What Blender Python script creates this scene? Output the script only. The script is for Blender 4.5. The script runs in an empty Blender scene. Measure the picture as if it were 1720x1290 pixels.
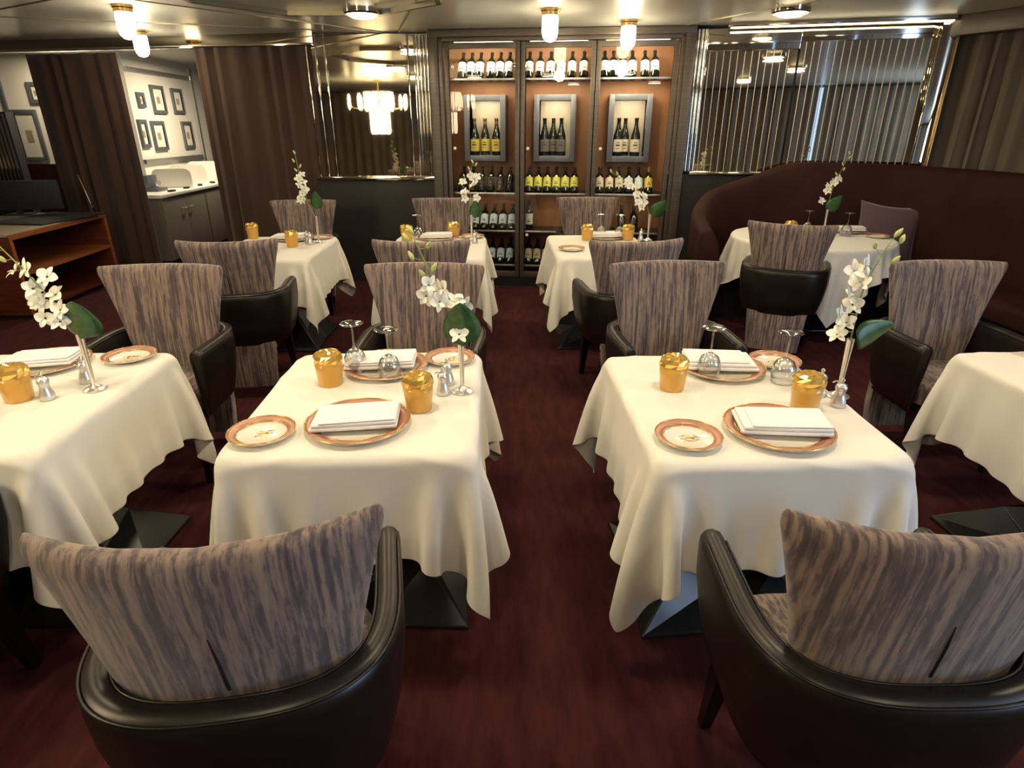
import bpy, bmesh, math, random
import numpy as np
from mathutils import Vector, Matrix
R = math.radians
PI = math.pi
random.seed(7)
S = bpy.context.scene
C = S.collection

# ---------------------------------------------------------------- camera
cam_d = bpy.data.cameras.new('camera')
cam = bpy.data.objects.new('camera', cam_d)
C.objects.link(cam)
cam.location = (0, 0, 1.6)
cam.rotation_euler = (R(90 - 23.0), 0, R(-1.76))
cam_d.sensor_width = 36
cam_d.lens = 1017 / 1720 * 36
cam_d.clip_start = 0.02
S.camera = cam
# ---------------------------------------------------------------- world, exposure
w = bpy.data.worlds.new('world')
S.world = w
w.use_nodes = True
w.node_tree.nodes['Background'].inputs[0].default_value = (0.55, 0.68, 0.9, 1)
w.node_tree.nodes['Background'].inputs[1].default_value = 0.6
S.view_settings.view_transform = 'Standard'
S.view_settings.look = 'None'
S.view_settings.gamma = 1
S.view_settings.use_curve_mapping = False
S.view_settings.exposure = 0.0
S.cycles.max_bounces = 10
S.cycles.transparent_max_bounces = 16
S.cycles.transmission_bounces = 10
S.cycles.caustics_reflective = False
S.cycles.caustics_refractive = False
S.cycles.sample_clamp_indirect = 6
S.cycles.use_denoising = True

WARM = (1.0, 0.83, 0.57)
DOWN_W = 12.5
ZC = 2.45

# ================================================================= materials
def mat(name, col=(.5, .5, .5), rough=.5, metal=0, **kw):
    m = bpy.data.materials.new(name)
    m.use_nodes = True
    b = m.node_tree.nodes['Principled BSDF']
    b.inputs['Base Color'].default_value = (*col, 1)
    b.inputs['Roughness'].default_value = rough
    b.inputs['Metallic'].default_value = metal
    for k, v in kw.items():
        b.inputs[k.replace('_', ' ')].default_value = v
    return m

def nodes(m):
    return m.node_tree.nodes, m.node_tree.links, m.node_tree.nodes['Principled BSDF']

def noise_color(m, c1, c2, scale=(5, 5, 5), detail=4, lo=.35, hi=.65, rough=.6, dist=0.0, bump=0.0, coord='Object'):
    n, l, b = nodes(m)
    tc = n.new('ShaderNodeTexCoord'); mp = n.new('ShaderNodeMapping')
    mp.inputs['Scale'].default_value = scale
    nz = n.new('ShaderNodeTexNoise'); nz.inputs['Scale'].default_value = 1
    nz.inputs['Detail'].default_value = detail; nz.inputs['Roughness'].default_value = rough
    nz.inputs['Distortion'].default_value = dist
    rp = n.new('ShaderNodeValToRGB')
    rp.color_ramp.elements[0].position = lo; rp.color_ramp.elements[0].color = (*c1, 1)
    rp.color_ramp.elements[1].position = hi; rp.color_ramp.elements[1].color = (*c2, 1)
    l.new(tc.outputs[coord], mp.inputs[0]); l.new(mp.outputs[0], nz.inputs['Vector'])
    l.new(nz.outputs['Fac'], rp.inputs[0]); l.new(rp.outputs[0], b.inputs['Base Color'])
    if bump:
        bp = n.new('ShaderNodeBump'); bp.inputs['Strength'].default_value = bump; bp.inputs['Distance'].default_value = .003
        l.new(nz.outputs['Fac'], bp.inputs['Height']); l.new(bp.outputs[0], b.inputs['Normal'])
    return m

def stripe_fabric():
    m = mat('bark_striped_fabric', rough=.85, Sheen_Weight=.25)
    n, l, b = nodes(m)
    tc = n.new('ShaderNodeTexCoord'); oi = n.new('ShaderNodeObjectInfo')
    add = n.new('ShaderNodeVectorMath'); add.operation = 'MULTIPLY_ADD'
    add.inputs[1].default_value = (1, 1, 1)
    cmb = n.new('ShaderNodeCombineXYZ')
    sc = n.new('ShaderNodeMath'); sc.operation = 'MULTIPLY'; sc.inputs[1].default_value = 7.3
    l.new(oi.outputs['Random'], sc.inputs[0]); l.new(sc.outputs[0], cmb.inputs[0]); l.new(sc.outputs[0], cmb.inputs[2])
    l.new(tc.outputs['Object'], add.inputs[0]); l.new(cmb.outputs[0], add.inputs[2])
    def layer(scale, det, rough, dist):
        mp = n.new('ShaderNodeMapping'); mp.inputs['Scale'].default_value = scale
        q = n.new('ShaderNodeTexNoise'); q.inputs['Scale'].default_value = 1; q.inputs['Detail'].default_value = det
        q.inputs['Roughness'].default_value = rough; q.inputs['Distortion'].default_value = dist
        l.new(add.outputs[0], mp.inputs[0]); l.new(mp.outputs[0], q.inputs['Vector'])
        return q
    n1 = layer((82, 20, 2.6), 3, .5, .12); n2 = layer((110, 60, 17), 4, .65, .3)
    nz = n.new('ShaderNodeMix'); nz.data_type = 'FLOAT'; nz.inputs[0].default_value = .36
    l.new(n1.outputs['Fac'], nz.inputs[2]); l.new(n2.outputs['Fac'], nz.inputs[3])
    rp = n.new('ShaderNodeValToRGB')
    e = rp.color_ramp.elements
    e[0].position = .40; e[0].color = (.068, .049, .048, 1)
    e[1].position = .62; e[1].color = (.285, .208, .152, 1)
    a = e.new(.475); a.color = (.118, .085, .084, 1)
    a = e.new(.52); a.color = (.20, .145, .120, 1)
    l.new(nz.outputs[0], rp.inputs[0]); l.new(rp.outputs[0], b.inputs['Base Color'])
    bp = n.new('ShaderNodeBump'); bp.inputs['Strength'].default_value = .5; bp.inputs['Distance'].default_value = .003
    l.new(nz.outputs[0], bp.inputs['Height']); l.new(bp.outputs[0], b.inputs['Normal'])
    return m

def glass_mat(name, col=(1, 1, 1), rough=0.0, ior=1.45):
    m = bpy.data.materials.new(name); m.use_nodes = True
    n, l = m.node_tree.nodes, m.node_tree.links
    n.clear()
    o = n.new('ShaderNodeOutputMaterial'); g = n.new('ShaderNodeBsdfGlass')
    g.inputs['Color'].default_value = (*col, 1); g.inputs['Roughness'].default_value = rough; g.inputs['IOR'].default_value = ior
    l.new(g.outputs[0], o.inputs[0])
    return m

def pane_mat(name, tint=(1, 1, 1), refl=.12, power=4.5):
    # thin sheet glass: clear with a fresnel mirror on its face
    m = bpy.data.materials.new(name); m.use_nodes = True
    n, l = m.node_tree.nodes, m.node_tree.links
    n.clear()
    o = n.new('ShaderNodeOutputMaterial'); t = n.new('ShaderNodeBsdfTransparent'); g = n.new('ShaderNodeBsdfGlossy')
    t.inputs['Color'].default_value = (*tint, 1); g.inputs['Roughness'].default_value = .01
    lw = n.new('ShaderNodeLayerWeight'); lw.inputs[0].default_value = .5
    f = n.new('ShaderNodeMath'); f.operation = 'POWER'; f.inputs[1].default_value = power; l.new(lw.outputs['Facing'], f.inputs[0])
    ad = n.new('ShaderNodeMath'); ad.operation = 'ADD'; ad.inputs[1].default_value = refl
    mx = n.new('ShaderNodeMixShader')
    l.new(f.outputs[0], ad.inputs[0]); l.new(ad.outputs[0], mx.inputs[0])
    l.new(t.outputs[0], mx.inputs[1]); l.new(g.outputs[0], mx.inputs[2]); l.new(mx.outputs[0], o.inputs[0])
    return m

def emit_mat(name, col, strength):
    m = mat(name, (1, 1, 1), .3)
    b = m.node_tree.nodes['Principled BSDF']
    b.inputs['Emission Color'].default_value = (*col, 1); b.inputs['Emission Strength'].default_value = strength
    return m

M = {}
M['fabric'] = stripe_fabric()
M['leather'] = noise_color(mat('dark_brown_leather', rough=.36, Specular_IOR_Level=.4), (.008, .0055, .0045), (.014, .0095, .0072), (9, 9, 9))
M['black_wood'] = mat('black_lacquered_wood', (.006, .005, .005), .3)
M['black_metal'] = mat('black_polished_metal', (.012, .013, .013), .3, 0)
cl = mat('white_table_linen', (.785, .755, .68), .8, Sheen_Weight=.2)
n, l, b = nodes(cl)
tc = n.new('ShaderNodeTexCoord'); nz = n.new('ShaderNodeTexNoise'); nz.inputs['Scale'].default_value = 9; nz.inputs['Detail'].default_value = 3
bp = n.new('ShaderNodeBump'); bp.inputs['Strength'].default_value = .18; bp.inputs['Distance'].default_value = .01
l.new(tc.outputs['Object'], nz.inputs['Vector']); l.new(nz.outputs['Fac'], bp.inputs['Height']); l.new(bp.outputs[0], b.inputs['Normal'])
M['linen'] = cl
M['napkin'] = mat('white_napkin_linen', (.86, .85, .84), .8)
M['china'] = mat('white_glazed_china', (.82, .78, .68), .12, Coat_Weight=.5)
M['copper'] = mat('copper_lustre_rim', (.47, .235, .15), .32, .15)
M['gold'] = mat('gold_line', (.75, .48, .18), .25, .9)
M['glass'] = None
M['amber'] = None
M['amber_base'] = mat('golden_faceted_glass_base', (1.0, .64, .16), .08, .7)
M['steel'] = mat('brushed_steel', (.66, .67, .66), .34, .85)
M['silver'] = mat('polished_silver', (.88, .84, .76), .26, .9)
M['chrome'] = mat('chrome', (.80, .76, .66), .06, 1)
M['mirror'] = mat('bronze_tinted_mirror', (.72, .66, .52), .02, 1)
M['mirror_dark'] = mat('smoked_mirror', (.36, .33, .26), .05, 1)
M['stem'] = mat('green_stem', (.24, .33, .07), .5)
M['leaf'] = noise_color(mat('dark_green_leaf', rough=.35), (.015, .06, .015), (.035, .12, .03), (30, 30, 30))
M['petal'] = mat('white_orchid_petal', (.88, .87, .76), .55, Subsurface_Weight=.15)
M['petal'].node_tree.nodes['Principled BSDF'].inputs['Subsurface Radius'].default_value = (.01, .01, .008)
M['bud'] = mat('pale_green_bud', (.50, .56, .20), .55)
M['carpet'] = noise_color(mat('burgundy_carpet', rough=.95, Specular_IOR_Level=.15), (.036, .0072, .0080), (.060, .0140, .0145), (22, 5, 22), 6, bump=.4)
M['ceiling'] = mat('bronze_metal_ceiling', (.72, .72, .66), .30, .55)
M['seam'] = mat('ceiling_seam', (.30, .27, .2), .3, .8)
M['dark_panel'] = mat('charcoal_panel', (.020, .019, .018), .35)
M['grey_frame'] = noise_color(mat('taupe_metal_frame', rough=.38, metal=.3), (.085, .070, .055), (.115, .095, .075), (4, 4, 60))
M['orange_wood'] = noise_color(mat('honey_brown_wood', rough=.5), (.33, .145, .060), (.43, .20, .085), (6, 6, 1.2), 5)
M['mahogany'] = noise_color(mat('mahogany_wood', rough=.35), (.060, .012, .006), (.13, .03, .014), (3, 3, 30), 5)
M['mahogany_edge'] = noise_color(mat('light_mahogany_edge', rough=.3), (.22, .07, .025), (.32, .11, .04), (3, 3, 30), 5)
M['beige_top'] = mat('beige_stone_top', (.36, .31, .23), .35)
M['brown_curtain'] = noise_color(mat('chocolate_curtain', rough=.9, Sheen_Weight=.2), (.044, .020, .011), (.058, .027, .015), (6, 6, 2))
M['drape'] = noise_color(mat('taupe_drape', rough=.85, Sheen_Weight=.3), (.115, .090, .068), (.155, .122, .093), (5, 5, 2))
M['black'] = mat('matte_black', (.006, .006, .007), .55)
M['navy'] = mat('dark_slate_folder', (.015, .017, .024), .5)
M['white_wall'] = mat('white_painted_wall', (.82, .79, .72), .7)
M['white'] = mat('white_gloss', (.80, .78, .73), .35)
M['grey_door'] = mat('grey_cabinet_door', (.16, .145, .12), .45)
M['pic_frame'] = mat('grey_picture_frame', (.15, .165, .19), .35, .3)
M['mat_board'] = mat('ivory_mat_board', (.78, .76, .68), .6)
M['burgundy_velvet'] = noise_color(mat('burgundy_brown_velvet', rough=.75, Specular_IOR_Level=.2), (.018, .0032, .0022), (.030, .0065, .0042), (3, 3, 3))
M['plum'] = mat('plum_cushion_fabric', (.085, .045, .060), .8, Sheen_Weight=.3)
M['bottle'] = mat('dark_green_bottle_glass', (.006, .010, .006), .08, Coat_Weight=.5)
M['foil'] = mat('black_foil_capsule', (.012, .012, .012), .3)
M['lab_white'] = mat('white_bottle_label', (.75, .76, .72), .6)
M['lab_yellow'] = mat('lime_yellow_bottle_label', (.62, .62, .10), .6)
M['lab_gold'] = mat('mustard_bottle_label', (.62, .50, .08), .6)
M['lab_blue'] = mat('pale_blue_bottle_label', (.52, .66, .72), .6)
M['lab_cream'] = mat('cream_bottle_label', (.68, .60, .44), .6)
M['ink'] = mat('dark_ink', (.05, .05, .05), .6)
M['pane'] = pane_mat('cabinet_pane_glass', refl=.03)
M['glass'] = pane_mat('clear_glass', (.98, .985, .98), .15, 2.4)
def amber_mat():
    m = bpy.data.materials.new('amber_glass'); m.use_nodes = True
    n, l = m.node_tree.nodes, m.node_tree.links; n.clear()
    o = n.new('ShaderNodeOutputMaterial'); t = n.new('ShaderNodeBsdfTransparent'); t.inputs[0].default_value = (1, .84, .36, 1)
    tr = n.new('ShaderNodeBsdfTranslucent'); tr.inputs[0].default_value = (1, .82, .32, 1)
    df = n.new('ShaderNodeBsdfDiffuse'); df.inputs[0].default_value = (1, .68, .20, 1)
    a1 = n.new('ShaderNodeMixShader'); a1.inputs[0].default_value = .5; l.new(tr.outputs[0], a1.inputs[1]); l.new(df.outputs[0], a1.inputs[2])
    a2 = n.new('ShaderNodeMixShader'); a2.inputs[0].default_value = .66; l.new(t.outputs[0], a2.inputs[1]); l.new(a1.outputs[0], a2.inputs[2])
    g = n.new('ShaderNodeBsdfGlossy'); g.inputs['Roughness'].default_value = .05
    f = n.new('ShaderNodeLayerWeight'); f.inputs[0].default_value = .12
    a3 = n.new('ShaderNodeMixShader'); l.new(f.outputs['Facing'], a3.inputs[0]); l.new(a2.outputs[0], a3.inputs[1]); l.new(g.outputs[0], a3.inputs[2])
    l.new(a3.outputs[0], o.inputs[0]); return m
M['amber'] = amber_mat()
M['shade'] = emit_mat('glowing_frosted_shade', (1, .83, .52), 22)
M['flush'] = emit_mat('glowing_flush_diffuser', (1, .80, .5), 10)
M['strip'] = mat('painted_glint_strip', (.62, .58, .47), .4, .3)  # pale colour stands in for the bright glints on the chrome strips
M['cove'] = emit_mat('glowing_cove_diffuser', (1, .84, .52), 5)
M['crystal'] = emit_mat('glowing_crystal', (1, .80, .48), 16)
M['day'] = emit_mat('daylight_pane', (.32, .55, 1.0), 2.2)
M['back_wall'] = mat('brown_back_wall', (.10, .06, .04), .6)

# ================================================================= helpers
def link_mesh(name, verts, faces, m, parent=None, smooth=True, loc=(0, 0, 0), rot=(0, 0, 0), angle=None):
    me = bpy.data.meshes.new(name)
    me.from_pydata([tuple(v) for v in verts], [], faces)
    me.validate(); me.update()
    if smooth:
        me.polygons.foreach_set('use_smooth', [True] * len(me.polygons))
        if angle:
            try: me.set_sharp_from_angle(angle=R(angle))
            except Exception: pass
    me.materials.append(M[m] if isinstance(m, str) else m)
    o = bpy.data.objects.new(name, me)
    C.objects.link(o)
    o.location = loc; o.rotation_euler = rot
    if parent: o.parent = parent
    return o

class MB:
    def __init__(s): s.v = []; s.f = []
    def add(s, v, f, T=None):
        k = len(s.v)
        s.v += [tuple(T @ Vector(p)) if T is not None else tuple(p) for p in v]
        s.f += [tuple(i + k for i in q) for q in f]
        return s
    def box(s, x0, x1, y0, y1, z0, z1, bev=0.0, T=None):
        bm = bmesh.new()
        bmesh.ops.create_cube(bm, size=1)
        for v in bm.verts:
            v.co = ((x0 + x1) / 2 + v.co.x * (x1 - x0), (y0 + y1) / 2 + v.co.y * (y1 - y0), (z0 + z1) / 2 + v.co.z * (z1 - z0))
        if bev > 0:
            bmesh.ops.bevel(bm, geom=bm.edges[:], offset=bev, segments=2, profile=.6, affect='EDGES')
        bm.verts.index_update()
        s.add([v.co[:] for v in bm.verts], [tuple(v.index for v in f.verts) for f in bm.faces], T)
        bm.free(); return s
    def lathe(s, prof, seg=32, T=None, caps=True, facet=None):
        v = []; f = []
        n = len(prof)
        for j in range(seg):
            a = 2 * PI * j / seg
            for r, z in prof: v.append((r * math.cos(a), r * math.sin(a), z))
        for j in range(seg):
            j2 = (j + 1) % seg
            for i in range(n - 1): f.append((j * n + i, j2 * n + i, j2 * n + i + 1, j * n + i + 1))
        if caps:
            if prof[0][0] > 1e-6: f.append(tuple(j * n for j in range(seg))[::-1])
            if prof[-1][0] > 1e-6: f.append(tuple(j * n + n - 1 for j in range(seg)))
        return s.add(v, f, T)
    def tube(s, pts, r, seg=8, T=None):
        pts = [Vector(p) for p in pts]; n = len(pts)
        rr = r if isinstance(r, (list, tuple)) else [r] * n
        v = []; f = []
        prev = None
        for i, p in enumerate(pts):
            t = (pts[min(i + 1, n - 1)] - pts[max(i - 1, 0)]).normalized()
            if prev is None:
                prev = t.cross(Vector((0.13, 0.2, 1)))
                if prev.length < .05: prev = t.cross(Vector((1, 0.1, 0)))
            a = prev - t * prev.dot(t)
            a.normalize(); prev = a; b_ = t.cross(a)
            for k in range(seg):
                q = 2 * PI * k / seg
                v.append(p + (a * math.cos(q) + b_ * math.sin(q)) * rr[i])
        for i in range(n - 1):
            for k in range(seg):
                k2 = (k + 1) % seg
                f.append((i * seg + k, i * seg + k2, (i + 1) * seg + k2, (i + 1) * seg + k))
        f.append(tuple(range(seg))[::-1]); f.append(tuple((n - 1) * seg + k for k in range(seg)))
        return s.add(v, f, T)
    def rings(s, rings, closed=True, cap=True, T=None):
        n = len(rings[0]); v = [p for r in rings for p in r]; f = []
        for i in range(len(rings) - 1):
            for k in range(n if closed else n - 1):
                k2 = (k + 1) % n
                f.append((i * n + k, i * n + k2, (i + 1) * n + k2, (i + 1) * n + k))
        if cap:
            f.append(tuple(range(n))[::-1]); f.append(tuple((len(rings) - 1) * n + k for k in range(n)))
        return s.add(v, f, T)
    def build(s, name, m, parent=None, smooth=True, loc=(0, 0, 0), rot=(0, 0, 0), angle=40):
        bm = bmesh.new(); 
        vs = [bm.verts.new(p) for p in s.v]
        for q in s.f:
            try: bm.faces.new([vs[i] for i in q])
            except ValueError: pass
        bmesh.ops.remove_doubles(bm, verts=bm.verts, dist=1e-6)
        bmesh.ops.recalc_face_normals(bm, faces=bm.faces)
        me = bpy.data.meshes.new(name); bm.to_mesh(me); bm.free()
        if smooth:
            me.polygons.foreach_set('use_smooth', [True] * len(me.polygons))
            if angle: me.set_sharp_from_angle(angle=R(angle))
        me.materials.append(M[m] if isinstance(m, str) else m)
        o = bpy.data.objects.new(name, me); C.objects.link(o)
        o.location = loc; o.rotation_euler = rot
        if parent: o.parent = parent
        return o

def tag(o, label=None, cat=None, group=None, kind=None):
    if label: o['label'] = label
    if cat: o['category'] = cat
    if group: o['group'] = group
    if kind: o['kind'] = kind
    return o

def thing(name, label, cat, loc=(0, 0, 0), rz=0, group=None, rot=None):
    o = bpy.data.objects.new(name, None); C.objects.link(o)
    o.empty_display_size = .05
    o.location = loc; o.rotation_euler = rot if rot else (0, 0, rz)
    return tag(o, label, cat, group)

def kids(o): return list(o.children)
KID = {}
def register(o):      # remember the tree once, so copies never need a scene search
    KID[o.name] = [(c, list(c.children)) for c in bpy.data.objects if c.parent == o]
    return o
def dup(root, label, loc, rz=0, group=None, rot=None, mats=None):
    r = root.copy(); C.objects.link(r)
    r.location = loc; r.rotation_euler = rot if rot else (0, 0, rz)
    r['label'] = label
    if group: r['group'] = group
    for c, gs in KID[root.name]:
        k = c.copy(); C.objects.link(k); k.parent = r
        for g in gs:
            h = g.copy(); C.objects.link(h); h.parent = k
    return r

def struct(name, mb, m, smooth=False, **k):
    o = mb.build(name, m, None, smooth=smooth, **k); o['kind'] = 'structure'; return o

def wall_between(name, A, B, z0, z1, t, m):
    """wall slab from A to B, thickness t behind (to the left of A->B)"""
    ax, ay = A; bx, by = B; L = math.hypot(bx - ax, by - ay)
    mb = MB().box(0, L, 0, t, z0, z1)
    return struct(name, mb, m, loc=(ax, ay, 0), rot=(0, 0, math.atan2(by - ay, bx - ax)))

# ================================================================= room shell
struct('floor', MB().box(-8, 6, -4, 12, -.1, 0), 'carpet')
struct('ceiling', MB().box(-8, 6, -4, 12, ZC, ZC + .1), 'ceiling')
struct('wall_back', MB().box(-8, 6, -3.7, -3.6, 0, ZC), 'back_wall')
struct('wall_left', MB().box(-7.1, -7.0, -3.6, 11, 0, ZC), 'back_wall')
struct('wall_end', MB().box(-7.0, 5.4, 10.6, 10.7, 0, ZC), 'dark_panel')
# far wall, left of the wine cabinet (mirrored) and right of it
WL = ((-1.83, 6.87), (-.56, 6.82))
wall_between('wall_far', (-1.83, 6.90), (-.60, 6.86), 0, ZC, .12, 'dark_panel')
RW = ((1.86, 6.34), (3.86, 5.80))
wall_between('wall_far_right', (1.80, 6.40), (3.95, 5.82), 0, ZC, .12, 'dark_panel')
wall_between('wall_behind_cabinet', (-.62, 7.22), (1.95, 6.86), 0, ZC, .1, 'dark_panel')
DW = ((3.80, 5.90), (4.55, 4.40))
wall_between('wall_right', (5.0, 4.3), (5.0, -3.6), 0, ZC, .1, 'back_wall').location.x = 5.0
wall_between('wall_right_corner', (4.02, 6.05), (5.05, 4.25), 0, ZC, .1, 'back_wall')
# corridor beyond the curtains
struct('wall_corridor', MB().box(-7.0, -4.62, 8.5, 8.6, 0, ZC), 'white_wall')
struct('wall_corridor_side', MB().box(-4.62, -4.52, 8.5, 10.6, 0, ZC), 'white_wall')
# ceiling seams
def seam(n_, a, b_, wd=.012):
    L = math.hypot(b_[0] - a[0], b_[1] - a[1])
    struct(n_, MB().box(0, L, -wd / 2, wd / 2, ZC - .006, ZC), 'seam', loc=(a[0], a[1], 0), rot=(0, 0, math.atan2(b_[1] - a[1], b_[0] - a[0])))
seam('trim_1', (-5.5, 5.6), (-1.0, 6.85)); seam('trim_2', (-2.6, 5.2), (-1.0, 6.85))
seam('trim_3', (-6, 7.0), (-2.2, 4.6)); seam('trim_4', (-.9, 6.8), (-.5, 5.0)); seam('trim_5', (1.75, 6.3), (2.6, 4.6))
# octagonal ceiling tray edge above the left tables
pts = [(-.75 + .95 * math.cos(a) - .5, 4.75 + .95 * math.sin(a)) for a in [R(22.5 + 45 * i) for i in range(8)]]
mb = MB()
for i in range(8):
    a, b_ = pts[i], pts[(i + 1) % 8]
    L = math.hypot(b_[0] - a[0], b_[1] - a[1])
    mb.box(-.01, L + .01, -.02, .02, ZC - .035, ZC, T=Matrix.Translation((a[0], a[1], 0)) @ Matrix.Rotation(math.atan2(b_[1] - a[1], b_[0] - a[0]), 4, 'Z'))
struct('trim_6', mb, 'seam')

# ================================================================= lamps
def hang_lamp_proto():
    r = thing('ceiling_lamp', '', 'lamp')
    MB().lathe([(.0, 0), (.075, 0), (.075, -.012), (.068, -.02), (.068, -.045), (.0, -.045)], 28).build('collar', 'gold', r)
    MB().lathe([(.0, -.045), (.058, -.045), (.064, -.06), (.064, -.16), (.055, -.195), (.035, -.22), (.0, -.23)], 28).build('lamp_shade', 'shade', r)
    return register(r)
lamp0 = hang_lamp_proto()
LG = 'glowing pendant lamps on the ceiling'
lamps = [((.47, 5.50), 'glowing frosted ceiling lamp above left half of the wine cabinet'),
         ((1.20, 6.02), 'glowing frosted ceiling lamp close before right half of the wine cabinet'),
         ((-2.80, 5.45), 'glowing frosted ceiling lamp between the two brown curtains, nearer one'),
         ((-3.36, 6.74), 'glowing frosted ceiling lamp between the two brown curtains, farther lower one')]
for i, ((x, y), lb) in enumerate(lamps):
    if i == 0: o = lamp0; o.location = (x, y, ZC); tag(o, lb, 'lamp', LG)
    else: o = dup(lamp0, lb, (x, y, ZC), group=LG)
    ld = bpy.data.lights.new('lamp_light', 'POINT'); ld.energy = 12; ld.color = WARM; ld.shadow_soft_size = .06
    lo = bpy.data.objects.new('lamp_light', ld); C.objects.link(lo); lo.location = (0, 0, -.33); lo.parent = o

def flush_proto():
    r = thing('flush_ceiling_light', '', 'light')
    MB().lathe([(.0, 0), (.15, 0), (.15, -.02), (.13, -.03), (.13, -.008), (.0, -.008)], 36).build('trim_ring', 'chrome', r)
    MB().lathe([(.0, -.009), (.128, -.009), (.12, -.03), (.08, -.05), (.0, -.058)], 36).build('diffuser', 'flush', r)
    return register(r)
fl0 = flush_proto()
flush = [(-1.02, 5.62, 'glowing flush ceiling light in front of the left mirror panel'),
         (2.36, 5.45, 'large glowing flush ceiling light above the round table'),
         (-.43, 3.6, None), (.85, 3.6, None), (-1.7, 3.4, None), (2.2, 3.4, None),  # entries without a label are lamps added to brighten tables, room and corridor
         (-.43, 1.7, None), (.85, 1.7, None), (-1.75, 1.7, None), (2.3, 1.5, None),
         (-.4, -.6, None), (1.2, -.6, None), (-3.6, 3.2, None), (-5.2, 8.05, None), (-3.5, 8.9, None)]
for i, (x, y, lb) in enumerate(flush):
    lab = lb or 'added round flush light on the metal ceiling, brightening the space below'
    if i == 0: o = fl0; o.location = (x, y, ZC); tag(o, lab, 'light')
    else: o = dup(fl0, lab, (x, y, ZC))
    if not lb: o['group'] = 'added flush lights brightening tables and corridor'
    ld = bpy.data.lights.new('downlight', 'AREA'); ld.shape = 'DISK'; ld.size = .24; ld.energy = DOWN_W if y < 7.9 else (14 if y < 8.5 else 55)
    if lb: ld.energy *= .8
    ld.color = WARM if i < 12 or True else (1, 1, 1)
    lo = bpy.data.objects.new('downlight', ld); C.objects.link(lo); lo.location = (0, 0, -.065); lo.parent = o

# crystal chandelier, hanging left of the camera and seen in the mirrors
def chandelier(loc):
    r = thing('crystal_chandelier', 'bright crystal chandelier seen reflected in the left mirror panel', 'chandelier', loc)
    MB().lathe([(0, .10), (.09, .10), (.09, .08), (.012, .07), (.012, -.14), (0, -.14)], 20).build('ceiling_rose', 'gold', r)
    for (rad, z0, z1, nn) in ((.27, -.12, -.46, 26), (.18, -.48, -.88, 18)):
        mb = MB()
        for k in range(nn):
            a = 2 * PI * k / nn
            mb.tube([(rad * math.cos(a), rad * math.sin(a), z0), (rad * math.cos(a), rad * math.sin(a), z1 + .05), (rad * .96 * math.cos(a), rad * .96 * math.sin(a), z1)], [.016, .018, .004], 6)
        mb.build('crystal_tier', 'crystal', r)
    mb = MB()
    for z, q in ((-.12, .26), (-.47, .17)): mb.lathe([(q, z), (q + .02, z), (q + .02, z + .02), (q, z + .02), (q, z)], 28, caps=False)
    mb.build('metal_ring', 'gold', r)
    for k in range(14):
        a = 2 * PI * k / 14 + .2
        q_ = (1.15, .85)[k % 2]; c_, s_ = math.cos(a) * q_, math.sin(a) * q_
        arm = MB().tube([(.15 * c_, .15 * s_, -.30), (.3 * c_, .3 * s_, -.42), (.45 * c_, .45 * s_, -.40), (.5 * c_, .5 * s_, -.32)], .008, 6).build('chandelier_arm', 'gold', r)
        MB().lathe([(0, -.44), (.012, -.42), (.03, -.34), (.03, -.31), (.020, -.30), (.030, -.24), (.018, -.18), (0, -.15)], 10, T=Matrix.Translation((.5 * c_, .5 * s_, 0))).build('candle_bulb', 'crystal', arm)
    ld = bpy.data.lights.new('chandelier_light', 'POINT'); ld.energy = 30; ld.color = WARM; ld.shadow_soft_size = .05
    lo = bpy.data.objects.new('chandelier_light', ld); C.objects.link(lo); lo.location = (0, 0, -.46); lo.parent = r
    return r
chandelier((-2.75, .40, ZC - .10))

# daylight: tall windows in the wall behind the camera, and slits between the drapes on the right
def day_window(n_, y0, y1, z0, z1, x, en):
    o = struct(n_, MB().box(x, x + .02, y0, y1, z0, z1), 'day')
    ld = bpy.data.lights.new('window_daylight', 'AREA'); ld.shape = 'RECTANGLE'; ld.size = z1 - z0; ld.size_y = y1 - y0
    ld.energy = en; ld.color = (.62, .78, 1.0)
    lo = bpy.data.objects.new('window_daylight', ld); C.objects.link(lo)
    lo.location = (x - .04, (y0 + y1) / 2, (z0 + z1) / 2); lo.rotation_euler = (0, R(90), 0)
day_window('window_1', -3.0, .3, .7, 2.25, 4.96, 95)

# ================================================================= far wall: mirrors, ledges, panels
def frame_at(A, B):
    return Matrix.Translation((A[0], A[1], 0)) @ Matrix.Rotation(math.atan2(B[1] - A[1], B[0] - A[0]), 4, 'Z')
def panel_thing(name, label, cat, A, B, grp=None):
    return thing(name, label, cat, (A[0], A[1], 0), math.atan2(B[1] - A[1], B[0] - A[0]), grp)

mp_ = panel_thing('mirror_panel', 'large bronze mirror panel left of the wine cabinet reflecting the chandelier', 'mirror', *WL)
MB().box(.20, 1.00, -.015, 0, 1.12, 2.44).build('mirror_glass', 'mirror', mp_, smooth=False)
MB().box(.02, .185, -.012, 0, 1.12, 2.44).build('side_glass', 'mirror', mp_, smooth=False)
MB().box(1.02, 1.25, -.012, 0, 1.12, 2.44).build('side_glass', 'mirror', mp_, smooth=False)
for x in (.012, .10, .192, 1.01, 1.075): MB().box(x - .006, x + .006, -.03, 0, 1.12, 2.44, .002).build('chrome_strip', 'chrome', mp_)
for k in range(4): MB().tube([(1.10 + .035 * k, -.012, 1.12), (1.10 + .035 * k, -.012, 2.44)], .015, 10).build('fluted_rod', 'chrome', mp_)
o = MB().box(-.02, 1.27, -.09, .0, 1.075, 1.12, .012).build('ledge', 'chrome', None, loc=(WL[0][0], WL[0][1], 0), rot=(0, 0, math.atan2(WL[1][1] - WL[0][1], WL[1][0] - WL[0][0])))
tag(o, 'polished chrome ledge under the left mirror panel', 'ledge'); o.name = 'chrome_ledge'
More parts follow.
